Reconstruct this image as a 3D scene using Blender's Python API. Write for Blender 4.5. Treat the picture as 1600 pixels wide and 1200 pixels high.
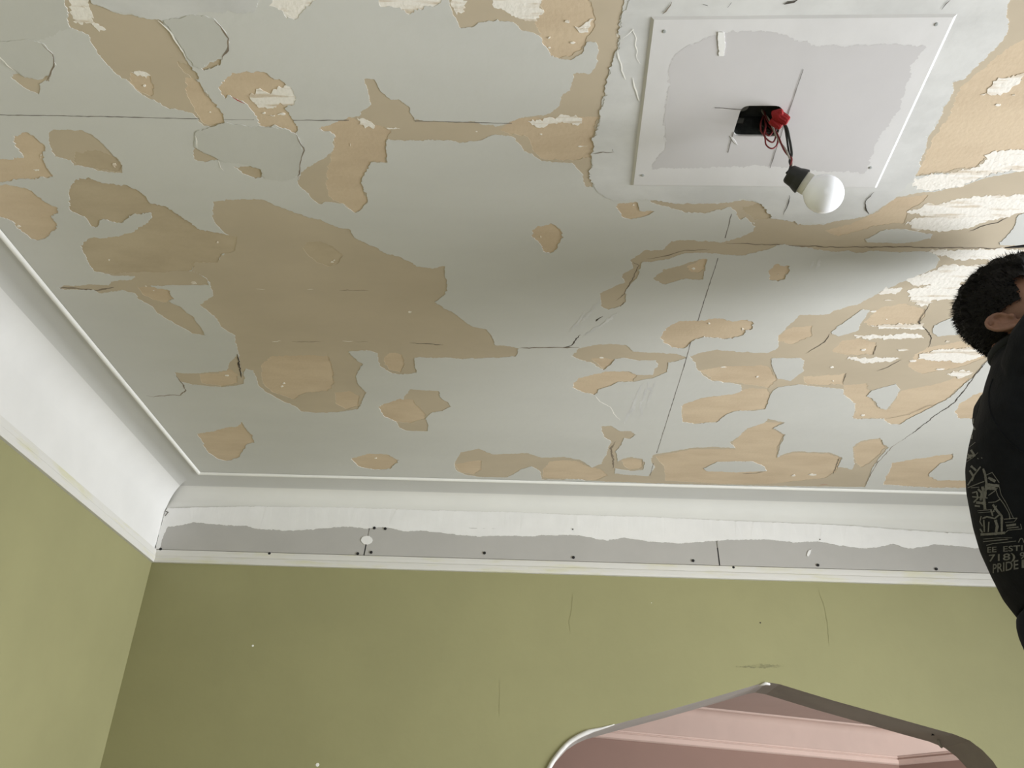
import bpy, bmesh, math, random
import numpy as np
from mathutils import Vector, Matrix, noise
from mathutils.geometry import delaunay_2d_cdt
from mathutils.bvhtree import BVHTree

for o in list(bpy.data.objects):
    bpy.data.objects.remove(o)
SC = bpy.context.scene
COL = SC.collection
random.seed(4)

# ------------------------------------------------------------------ camera, world, lights, exposure
CZ = 1.50                      # camera height over the floor
H = CZ + 1.15                  # ceiling height
F = 1330.1                     # focal length in pixels of the 1600 x 1200 frame
YAW, PITCH, ROLL = math.radians(2.159), math.radians(29.753), math.radians(2.335)
fw = Vector((-math.sin(YAW) * math.cos(PITCH), math.cos(YAW) * math.cos(PITCH), math.sin(PITCH)))
rt0 = Vector((math.cos(YAW), math.sin(YAW), 0))
up0 = rt0.cross(fw)
RT = math.cos(ROLL) * rt0 + math.sin(ROLL) * up0
UP = -math.sin(ROLL) * rt0 + math.cos(ROLL) * up0
CAM = Vector((0, 0, CZ))
cd = bpy.data.cameras.new('camera')
cam = bpy.data.objects.new('camera', cd)
COL.objects.link(cam)
cd.sensor_fit = 'HORIZONTAL'
cd.sensor_width = 36
cd.lens = 36 * F / 1600
cd.clip_start = 0.02
cam.matrix_world = Matrix(((RT.x, UP.x, -fw.x, 0), (RT.y, UP.y, -fw.y, 0), (RT.z, UP.z, -fw.z, CZ), (0, 0, 0, 1)))
SC.camera = cam

W = bpy.data.worlds.new('daylight')
SC.world = W
W.use_nodes = True
W.node_tree.nodes['Background'].inputs[0].default_value = (0.80, 0.88, 1.0, 1)
W.node_tree.nodes['Background'].inputs[1].default_value = 1.0
SC.view_settings.view_transform = 'Standard'
SC.view_settings.look = 'None'
SC.view_settings.gamma = 1
SC.view_settings.use_curve_mapping = False
SC.view_settings.exposure = 0.0
SC.cycles.use_denoising = True
SC.cycles.max_bounces = 10
SC.cycles.diffuse_bounces = 7

XL, XR, YB, YF = -1.3219, 2.95, 2.8277, -0.95      # the room: left, right, back (arch) and front wall planes
Y2, WT = 7.45, 0.18                                 # far room back wall, arch wall thickness


def area(name, loc, target, sx, sy, energy, color=(1, 1, 1), spread=180):
    l = bpy.data.lights.new(name, 'AREA')
    l.shape = 'RECTANGLE'
    l.size, l.size_y, l.energy, l.color = sx, sy, energy, color
    l.spread = math.radians(spread)
    o = bpy.data.objects.new(name, l)
    COL.objects.link(o)
    o.location = loc
    o.rotation_euler = (Vector(target) - Vector(loc)).to_track_quat('-Z', 'Y').to_euler()
    return o


area('window_daylight', (XR + 0.26, 1.22, 1.60), (XR - 1, 1.22, 1.60), 1.80, 1.55, 113, (0.94, 0.97, 1.0), 102)
area('front_fill_light', (0.3, YF - 0.06, 1.45), (0.3, YF + 1, 1.45), 1.0, 1.40, 7, (0.97, 0.985, 1.0))  # added fill light; no window is known on this side
area('far_window_daylight', (3.85, YB + WT + 0.03, 1.5), (3.6, 6.5, 1.8), 1.2, 1.5, 240, (1.0, 0.96, 0.93))


# ------------------------------------------------------------------ pixel -> room
def ray(x, y):
    return RT * ((x - 800) / F) + UP * (-(y - 600) / F) + fw


def on_z(x, y, z):
    r = ray(x, y)
    return CAM + r * ((z - CZ) / r.z)


def on_y(x, y, yy):
    r = ray(x, y)
    return CAM + r * (yy / r.y)


def at(x, y, d):
    return CAM + ray(x, y) * d


# ------------------------------------------------------------------ materials
def mat(name, base, rough=0.8, var=0.0, scale=(4, 4, 4), base2=None, bump=0.0, bscale=60, spec=0.3, detail=5, contrast=(0.35, 0.65), bdist=0.004):
    m = bpy.data.materials.new(name)
    m.use_nodes = True
    nt = m.node_tree
    b = nt.nodes['Principled BSDF']
    b.inputs['Roughness'].default_value = rough
    b.inputs['Specular IOR Level'].default_value = spec
    tc = nt.nodes.new('ShaderNodeTexCoord')
    if var or base2:
        mp = nt.nodes.new('ShaderNodeMapping')
        mp.inputs['Scale'].default_value = scale
        nt.links.new(tc.outputs['Object'], mp.inputs[0])
        n = nt.nodes.new('ShaderNodeTexNoise')
        n.inputs['Scale'].default_value = 1
        n.inputs['Detail'].default_value = detail
        n.inputs['Roughness'].default_value = 0.6
        nt.links.new(mp.outputs[0], n.inputs['Vector'])
        cr = nt.nodes.new('ShaderNodeValToRGB')
        c2 = base2 if base2 else tuple(c * (1 - var) for c in base)
        cr.color_ramp.elements[0].position, cr.color_ramp.elements[1].position = contrast
        cr.color_ramp.elements[0].color = (*c2, 1)
        cr.color_ramp.elements[1].color = (*base, 1)
        nt.links.new(n.outputs['Fac'], cr.inputs[0])
        nt.links.new(cr.outputs[0], b.inputs['Base Color'])
    else:
        b.inputs['Base Color'].default_value = (*base, 1)
    if bump:
        n2 = nt.nodes.new('ShaderNodeTexNoise')
        n2.inputs['Scale'].default_value = bscale
        n2.inputs['Detail'].default_value = 4
        nt.links.new(tc.outputs['Object'], n2.inputs['Vector'])
        bp = nt.nodes.new('ShaderNodeBump')
        bp.inputs['Strength'].default_value = bump
        bp.inputs['Distance'].default_value = bdist
        nt.links.new(n2.outputs['Fac'], bp.inputs['Height'])
        nt.links.new(bp.outputs[0], b.inputs['Normal'])
    return m


M = {
    'paint': mat('grey_ceiling_paint', (0.59, 0.585, 0.555), 0.75, 0.07, (1.3, 3.5, 1), bump=0.10, bscale=45),
    'flap': mat('grey_paint_second_coat', (0.55, 0.545, 0.51), 0.7, 0.05, (5, 5, 1), bump=0.12, bscale=40),
    'old': mat('old_tan_paint', (0.515, 0.435, 0.325), 0.75, 0.08, (4, 7, 1), bump=0.04, bscale=70),
    'bare': mat('bare_brown_plaster', (0.61, 0.49, 0.35), 0.9, 0, (6, 15, 1), (0.53, 0.415, 0.29), bump=0.10, bscale=140, contrast=(0.30, 0.62)),
    'barel': mat('bare_pale_brown_plaster', (0.51, 0.425, 0.305), 0.9, 0, (6, 12, 1), (0.43, 0.35, 0.245), bump=0.08, bscale=140, contrast=(0.30, 0.62)),
    'white': mat('white_plaster_skin', (0.80, 0.76, 0.70), 0.9, 0, (9, 75, 1), (0.60, 0.51, 0.40), bump=0.2, bscale=120, contrast=(0.34, 0.46)),
    'skim': mat('joint_compound_on_ceiling', (0.635, 0.63, 0.615), 0.85, 0.15, (7, 12, 1), bump=0.2, bscale=16, bdist=0.006),
    'comp': mat('white_joint_compound', (0.80, 0.79, 0.77), 0.85, 0.06, (8, 8, 8), bump=0.15, bscale=22),
    'pcomp': mat('thin_panel_compound', (0.655, 0.64, 0.635), 0.85, 0.07, (8, 6, 8), bump=0.15, bscale=22),
    'strip': mat('grey_drywall_strip', (0.44, 0.425, 0.40), 0.85, 0.05, (7, 5, 7)),
    'paper': mat('grey_drywall_paper', (0.56, 0.54, 0.54), 0.85, 0.05, (7, 5, 7)),
    'cove': mat('cornice_paint', (0.71, 0.70, 0.66), 0.7, 0.05, (3, 3, 6), bump=0.1, bscale=30),
    'band': mat('grey_band_paint', (0.575, 0.57, 0.545), 0.75, 0.06, (2, 2, 4), bump=0.1, bscale=30),
    'covel': mat('skimmed_cornice_plaster', (0.74, 0.73, 0.71), 0.75, 0.05, (5, 5, 5), bump=0.12, bscale=18),
    'bead': mat('white_bead_paint', (0.82, 0.81, 0.77), 0.5, 0.06, (9, 9, 9)),
    'rail': mat('white_rail_paint', (0.66, 0.645, 0.61), 0.55, 0, (5, 5, 30), (0.62, 0.60, 0.44), contrast=(0.30, 0.5)),
    'green': mat('olive_green_wall_paint', (0.312, 0.297, 0.152), 0.7, 0.07, (3, 3, 3), bump=0.12, bscale=35),
    'jamb': mat('arch_edge_plaster', (0.38, 0.355, 0.325), 0.75, 0.12, (8, 8, 8), bump=0.2, bscale=30),
    'corner': mat('arch_corner_filler', (0.74, 0.72, 0.69), 0.8, 0.15, (20, 20, 20), bump=0.3, bscale=60),
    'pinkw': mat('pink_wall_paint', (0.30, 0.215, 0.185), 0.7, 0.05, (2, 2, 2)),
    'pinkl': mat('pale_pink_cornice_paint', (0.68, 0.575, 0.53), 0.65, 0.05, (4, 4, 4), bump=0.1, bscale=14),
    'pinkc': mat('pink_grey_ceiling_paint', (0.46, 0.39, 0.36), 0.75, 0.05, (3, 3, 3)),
    'floor': mat('dusty_floor_boards', (0.44, 0.41, 0.37), 0.55, 0.25, (1.5, 14, 3)),
    'wallw': mat('plain_wall_paint', (0.42, 0.40, 0.24), 0.8),
    'crack': mat('dark_crack_dust', (0.10, 0.085, 0.07), 0.95, 0.5, (30, 30, 30)),
    'dirt': mat('brown_crack_dirt', (0.27, 0.22, 0.165), 0.95, 0.3, (25, 40, 25)),
    'wcrack': mat('white_paint_edge', (0.86, 0.84, 0.80), 0.8),
    'pencil': mat('pencil_graphite', (0.22, 0.20, 0.18), 0.7, 0.35, (40, 40, 40)),
    'screw': mat('black_screw_and_joint_shade', (0.016, 0.015, 0.015), 0.5),
    'black': mat('black_plastic', (0.014, 0.015, 0.014), 0.45, spec=0.4),
    'boxm': mat('black_fibre_box', (0.055, 0.060, 0.055), 0.4, 0.75, (45, 45, 45), spec=0.5),
    'steel': mat('galvanised_steel', (0.35, 0.36, 0.35), 0.45),
    'red': mat('red_connector', (0.24, 0.008, 0.010), 0.55, spec=0.25),
    'redw': mat('dark_red_wire', (0.17, 0.028, 0.030), 0.45),
    'grw': mat('grey_twisted_wire', (0.36, 0.33, 0.30), 0.45),
    'bulb': mat('white_opal_glass', (0.95, 0.955, 1.0), 0.16, spec=0.5),
    'collar': mat('ivory_bulb_collar', (0.62, 0.60, 0.53), 0.4),
    'redpaint': mat('red_paint_speck', (0.42, 0.04, 0.03), 0.7),
}


# ------------------------------------------------------------------ object helpers
def obj(name, bm, m, parent=None, smooth=False, kind=None, **kw):
    me = bpy.data.meshes.new(name)
    if isinstance(bm, bmesh.types.BMesh):
        bm.to_mesh(me)
        bm.free()
    else:
        me.from_pydata([tuple(v) for v in bm[0]], [], bm[1])
    if isinstance(m, (list, tuple)):
        for q in m:
            me.materials.append(q)
    else:
        me.materials.append(m)
    if smooth:
        me.polygons.foreach_set('use_smooth', [True] * len(me.polygons))
    me.update()
    o = bpy.data.objects.new(name, me)
    COL.objects.link(o)
    if parent is not None:
        o.parent = parent
        o.matrix_parent_inverse = parent.matrix_world.inverted()
    if kind:
        o['kind'] = kind
    for k, v in kw.items():
        o[k] = v
    return o


def thing(name, label, cat, loc, group=None):
    o = bpy.data.objects.new(name, None)
    COL.objects.link(o)
    o.location = loc
    o.matrix_world = Matrix.Translation(Vector(loc))
    o.empty_display_size = 0.05
    o['label'], o['category'] = label, cat
    if group:
        o['group'] = group
    return o


def box_bm(a, b, bev=0.0):
    bm = bmesh.new()
    bmesh.ops.create_cube(bm, size=1)
    a, b = Vector(a), Vector(b)
    for v in bm.verts:
        v.co = Vector(((a[i] + b[i]) / 2 + v.co[i] * abs(b[i] - a[i]) for i in range(3)))
    if bev:
        bmesh.ops.bevel(bm, geom=bm.edges[:], offset=bev, segments=2, affect='EDGES')
    return bm


def tube(pts, r, n=8, closed=False):
    """swept tube through points; r scalar or list"""
    pts = [Vector(p) for p in pts]
    rs = r if isinstance(r, (list, tuple)) else [r] * len(pts)
    V, Fc = [], []
    ref = Vector((0, 0, 1))
    for i, p in enumerate(pts):
        t = (pts[min(i + 1, len(pts) - 1)] - pts[max(i - 1, 0)]).normalized()
        if i == 0:
            ref = t.orthogonal().normalized()
        ref = (ref - t * ref.dot(t)).normalized()
        b = t.cross(ref)
        for k in range(n):
            a = 2 * math.pi * k / n
            V.append(p + (ref * math.cos(a) + b * math.sin(a)) * rs[i])
    for i in range(len(pts) - 1):
        for k in range(n):
            Fc.append((i * n + k, i * n + (k + 1) % n, (i + 1) * n + (k + 1) % n, (i + 1) * n + k))
    Fc.append(tuple(range(n - 1, -1, -1)))
    Fc.append(tuple((len(pts) - 1) * n + k for k in range(n)))
    return V, Fc


def catmull(pts, k=6):
    pts = [Vector(p) for p in pts]
    out = []
    for i in range(len(pts) - 1):
        p0, p1, p2, p3 = pts[max(i - 1, 0)], pts[i], pts[i + 1], pts[min(i + 2, len(pts) - 1)]
        for j in range(k):
            t = j / k
            out.append(0.5 * ((2 * p1) + (p2 - p0) * t + (2 * p0 - 5 * p1 + 4 * p2 - p3) * t * t + (3 * p1 - p0 - 3 * p2 + p3) * t ** 3))
    out.append(pts[-1])
    return out


def lathe(c, axis, prof, n=32):
    """prof: (distance along axis, radius)"""
    axis = Vector(axis).normalized()
    a = axis.orthogonal().normalized()
    b = axis.cross(a)
    V, Fc = [], []
    for h, r in prof:
        for k in range(n):
            t = 2 * math.pi * k / n
            V.append(Vector(c) + axis * h + (a * math.cos(t) + b * math.sin(t)) * r)
    for i in range(len(prof) - 1):
        for k in range(n):
            Fc.append((i * n + k, i * n + (k + 1) % n, (i + 1) * n + (k + 1) % n, (i + 1) * n + k))
    Fc.append(tuple(range(n - 1, -1, -1)))
    Fc.append(tuple((len(prof) - 1) * n + k for k in range(n)))
    return V, Fc


def join(*parts):
    V, Fc = [], []
    for v, f in parts:
        o = len(V)
        V += list(v)
        Fc += [tuple(i + o for i in q) for q in f]
    return V, Fc


# ------------------------------------------------------------------ flat layers with ragged edges
def ragged(poly, seed, amp=0.0022, step=0.0022, closed=True):
    out = []
    n = len(poly)
    for i in range(n if closed else n - 1):
        a, b = Vector(poly[i]).to_2d(), Vector(poly[(i + 1) % n]).to_2d()
        L = (b - a).length
        k = max(1, min(60, int(L / step)))
        nn = Vector((-(b - a).y, (b - a).x)) / max(L, 1e-6)
        for j in range(k):
            p = a.lerp(b, j / k)
            d = noise.noise(Vector((p.x * 48, p.y * 48, seed * 3.7))) + 0.75 * noise.noise(Vector((p.x * 120, p.y * 120, seed * 1.3 + 9))) + 0.8 * noise.noise(Vector((p.x * 290, p.y * 290, seed * 2.3)))
            out.append(p + nn * d * amp * 1.5)
    return out


def inside(pts, poly):
    """vectorised even-odd test"""
    P = np.array([(p[0], p[1]) for p in poly])
    x, y = pts[:, 0], pts[:, 1]
    r = np.zeros(len(pts), bool)
    bb = (x >= P[:, 0].min()) & (x <= P[:, 0].max()) & (y >= P[:, 1].min()) & (y <= P[:, 1].max())
    idx = np.nonzero(bb)[0]
    if len(idx) == 0:
        return r
    xx, yy = x[idx], y[idx]
    c = np.zeros(len(idx), bool)
    x1, y1 = P[:, 0], P[:, 1]
    x2, y2 = np.roll(x1, -1), np.roll(y1, -1)
    for a, b, cc, d in zip(x1, y1, x2, y2):
        if b == d:
            continue
        m = ((b > yy) != (d > yy)) & (xx < (cc - a) * (yy - b) / (d - b) + a)
        c ^= m
    r[idx] = c
    return r


def bbox(p):
    xs, ys = [q[0] for q in p], [q[1] for q in p]
    return min(xs), min(ys), max(xs), max(ys)


def overlap(a, b):
    return a[0] < b[2] and b[0] < a[2] and a[1] < b[3] and b[1] < a[3]


def layer(outer, cut, keep, z, ztop, wall=True, put=None):
    """triangulated sheet: inside outer, outside every polygon of cut unless inside one of keep; skirts from z up to ztop"""
    put = put or (lambda u, v, w: (u, v, w))
    pts, edges = [], []
    for poly in [outer] + list(cut) + list(keep):
        o = len(pts)
        pts += [Vector((p[0], p[1])) for p in poly]
        edges += [(o + i, o + (i + 1) % len(poly)) for i in range(len(poly))]
    v, e, f, _, _, _ = delaunay_2d_cdt(pts, edges, [], 0, 1e-6)
    v = [Vector(q) for q in v]
    A = np.array([(q.x, q.y) for q in v])
    T = np.array([t for t in f if len(t) == 3])
    cen = A[T].mean(axis=1)
    ok = inside(cen, outer)
    hole = np.zeros(len(T), bool)
    for c in cut:
        hole |= inside(cen, c)
    for c in keep:
        hole &= ~inside(cen, c)
    T = T[ok & ~hole]
    V = [put(q.x, q.y, z) for q in v]
    nV = len(V)
    Fc = []
    cnt = {}
    for t in T:
        t = [int(q) for q in t]
        a, b, c = A[t[0]], A[t[1]], A[t[2]]
        if (b[0] - a[0]) * (c[1] - a[1]) - (b[1] - a[1]) * (c[0] - a[0]) > 0:
            t = t[::-1]
        Fc.append(tuple(t))
        for i in range(3):
            k = (t[i], t[(i + 1) % 3])
            cnt[k] = 1
    if wall:
        V += [put(q.x, q.y, ztop) for q in v]
        for (a, b) in list(cnt):
            if (b, a) not in cnt:
                Fc.append((b, a, a + nV, b + nV))
    used = sorted({i for q in Fc for i in q})
    mp = {k: i for i, k in enumerate(used)}
    return [V[k] for k in used], [tuple(mp[i] for i in q) for q in Fc]


def ribbon(pts, w, z, seed, amp=0.0015, step=0.006, taper=True):
    """thin ragged strip along a polyline given in plan; w half-width"""
    c = ragged(pts, seed, amp, step, closed=False) + [Vector(pts[-1]).to_2d()]
    V, Fc = [], []
    n = len(c)
    for i, p in enumerate(c):
        t = (c[min(i + 1, n - 1)] - c[max(i - 1, 0)])
        t = t / max(t.length, 1e-6)
        k = w * (0.65 + 0.7 * abs(noise.noise(Vector((p.x * 60, p.y * 60, seed + 0.5)))) * 1.6)
        if taper:
            k *= min(1, 0.25 + 4 * min(i, n - 1 - i) / n)
        V += [(p.x + t.y * k, p.y - t.x * k, z), (p.x - t.y * k, p.y + t.x * k, z)]
    for i in range(n - 1):
        Fc.append((2 * i, 2 * i + 1, 2 * i + 3, 2 * i + 2))
    return V, Fc


def C(px, z=None):
    return [on_z(x, y, H - 0.003 if z is None else z).to_2d() for x, y in px]

# ------------------------------------------------------------------ traced ceiling wear (pixel outlines brought onto the ceiling plane)
OLD = [   # smooth tan old paint
 [(110,43),(135,55),(150,82),(175,112),(200,129),(215,145),(247,162),(265,172),(272,171),(300,179),(317,197),(330,200),(350,192),(347,180),(325,152),(310,130),(297,105),(280,72),(265,50),(247,32),(235,31),(175,19),(140,5),(128,-40),(92,-45),(106,25)],
 [(17,122),(28,116),(38,123),(60,127),(74,120),(76,127),(65,132),(62,142),(60,149),(47,143),(25,130)],
 [(75,207),(85,204),(130,205),(150,217),(170,237),(185,250),(191,260),(190,271),(180,272),(150,267),(140,262),(115,260),(110,252),(95,249),(85,246),(82,237),(75,217)],
 [(147,425),(175,424),(300,424),(325,438),(325,447),(290,446),(250,448),(230,447),(205,440),(210,433),(175,431)],
 [(90,450),(100,446),(115,448),(140,445),(170,447),(175,440),(205,438),(232,446),(247,460),(255,468),(280,480),(300,495),(318,520),(319,525),(300,522),(270,505),(245,490),(238,480),(215,468),(212,460),(190,454),(155,460),(145,454),(100,454)],
 [(332,316),(345,314),(400,313),(415,315),(430,322),(465,335),(500,345),(515,352),(530,357),(545,360),(552,372),(580,385),(605,398),(625,403),(640,410),(650,417),(670,420),(693,417),(698,440),(699,455),(690,465),(680,473),(692,482),(707,488),(725,502),(740,512),(760,516),(768,525),(773,540),(800,543),(811,545),(808,558),(780,560),(715,562),(700,560),(648,560),(648,573),(651,584),(630,586),(612,584),(600,577),(592,573),(590,553),(572,548),(545,550),(550,558),(566,570),(560,580),(555,590),(560,602),(572,615),(565,630),(560,640),(525,645),(490,646),(470,644),(463,637),(440,627),(418,615),(405,605),(400,590),(395,580),(383,577),(380,600),(376,580),(372,550),(367,526),(345,512),(340,500),(313,478),(333,463),(328,447),(322,436),(300,424),(302,410),(340,408),(345,400),(365,392),(362,372),(350,366),(332,345)],
 [(273,583),(300,585),(320,583),(355,580),(358,568),(371,555),(381,600),(375,602),(345,606),(300,602),(280,597)],
 [(630,623),(640,609),(685,612),(687,622),(700,630),(705,636),(690,643),(675,645),(665,655),(669,665),(668,675),(635,674),(625,670),(618,658)],
 [(710,725),(720,707),(735,705),(747,702),(770,711),(800,710),(825,709),(845,716),(880,715),(905,719),(917,726),(925,731),(940,725),(947,710),(955,690),(945,685),(940,675),(940,667),(955,666),(970,675),(985,675),(993,680),(985,687),(975,685),(968,700),(962,705),(965,722),(975,717),(985,715),(1003,718),(1008,724),(1005,735),(985,737),(962,733),(960,741),(1013,745),(1024,730),(1016,722),(1022,711),(1080,701),(1120,699),(1152,701),(1140,692),(1155,682),(1168,670),(1195,662),(1200,655),(1227,661),(1208,670),(1228,680),(1220,695),(1213,718),(1222,711),(1240,706),(1295,708),(1317,716),(1310,730),(1332,735),(1335,725),(1332,700),(1345,690),(1375,685),(1380,695),(1388,700),(1378,712),(1364,730),(1352,762),(1200,760),(1100,758),(1015,756),(915,752),(905,747),(890,747),(880,751),(847,750),(843,737),(830,729),(812,735),(800,743),(790,747),(745,746),(725,742),(712,735)],
 [(1077,558),(1095,552),(1120,548),(1175,552),(1200,552),(1215,545),(1217,525),(1235,507),(1250,494),(1295,492),(1308,485),(1340,477),(1370,460),(1390,450),(1412,442),(1425,435),(1450,425),(1462,420),(1470,407),(1455,393),(1560,388),(1670,380),(1690,460),(1640,540),(1545,562),(1520,590),(1480,625),(1450,640),(1420,655),(1405,664),(1390,663),(1380,655),(1333,655),(1337,632),(1318,617),(1317,609),(1250,602),(1215,606),(1207,612),(1200,625),(1200,632),(1195,640),(1180,642),(1150,643),(1135,648),(1120,660),(1085,663),(1067,660),(1065,650),(1065,635),(1075,630),(1100,622),(1150,617),(1160,613),(1157,602),(1113,596),(1100,588),(1090,578),(1085,567)],
 [(1008,310),(1030,314),(1055,320),(1080,320),(1140,318),(1160,313),(1185,318),(1200,330),(1200,342),(1250,344),(1252,352),(1287,352),(1317,345),(1350,340),(1372,330),(1400,310),(1420,305),(1465,300),(1500,292),(1540,280),(1660,255),(1700,330),(1660,392),(1455,394),(1400,395),(1360,393),(1345,397),(1320,393),(1300,395),(1260,388),(1225,383),(1200,390),(1182,395),(1160,401),(1100,396),(1070,397),(1040,407),(1005,411),(1000,420),(998,432),(985,445),(978,455),(978,472),(970,480),(950,485),(940,480),(938,460),(947,455),(975,442),(972,430),(990,420),(985,407),(1010,392),(1035,392),(1050,378),(1075,376),(1127,380),(1155,372),(1177,362),(1180,355),(1172,347),(1165,340),(1155,345),(1150,335),(1143,325),(1128,328),(1100,334),(1072,333),(1050,327),(1020,318)],
 [(1020,437),(1037,422),(1060,417),(1075,412),(1092,407),(1104,405),(1103,420),(1098,438),(1070,437),(1050,442),(1035,445)],
 [(900,550),(893,557),(905,562),(930,570),(943,579),(955,570),(961,562),(972,560),(995,564),(1025,564),(1027,572),(1020,587),(995,587),(982,581),(945,582),(905,592),(897,600),(896,607),(910,613),(928,618),(935,610),(950,605),(965,598),(990,597),(1020,592),(1042,582),(1045,568),(1075,560),(1055,553),(1010,552),(988,550),(978,540),(955,538),(930,540),(905,545)],
 [(690,-30),(705,15),(710,30),(720,45),(738,45),(748,35),(770,35),(777,31),(800,36),(815,47),(845,57),(852,72),(860,87),(875,94),(892,95),(907,85),(917,67),(930,67),(936,80),(932,102),(922,115),(897,117),(890,142),(877,150),(875,167),(855,180),(825,183),(800,190),(775,200),(745,193),(648,189),(640,170),(622,156),(610,156),(595,145),(585,127),(570,125),(575,150),(580,165),(562,177),(560,184),(545,185),(525,194),(510,199),(497,202),(512,207),(522,212),(522,232),(510,247),(492,255),(470,270),(465,285),(472,297),(480,302),(490,315),(500,320),(512,316),(535,320),(545,327),(555,334),(562,330),(574,317),(573,303),(567,300),(565,282),(572,267),(580,255),(604,255),(602,225),(607,218),(612,220),(650,222),(675,219),(700,221),(727,224),(750,221),(772,211),(800,215),(807,220),(815,232),(845,252),(895,257),(910,275),(915,293),(927,295),(922,275),(925,250),(927,220),(935,195),(942,162),(952,112),(965,75),(972,25),(978,-30),(880,-60),(760,-48)],
 [(300,243),(303,231),(315,238),(335,247),(340,250),(320,255),(305,250)],
 [(1570,-25),(1575,32),(1572,57),(1555,77),(1530,100),(1505,125),(1487,130),(1490,147),(1475,167),(1465,192),(1452,212),(1440,250),(1430,276),(1475,272),(1530,268),(1640,258),(1700,200),(1720,60),(1660,-40)],
]
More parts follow.
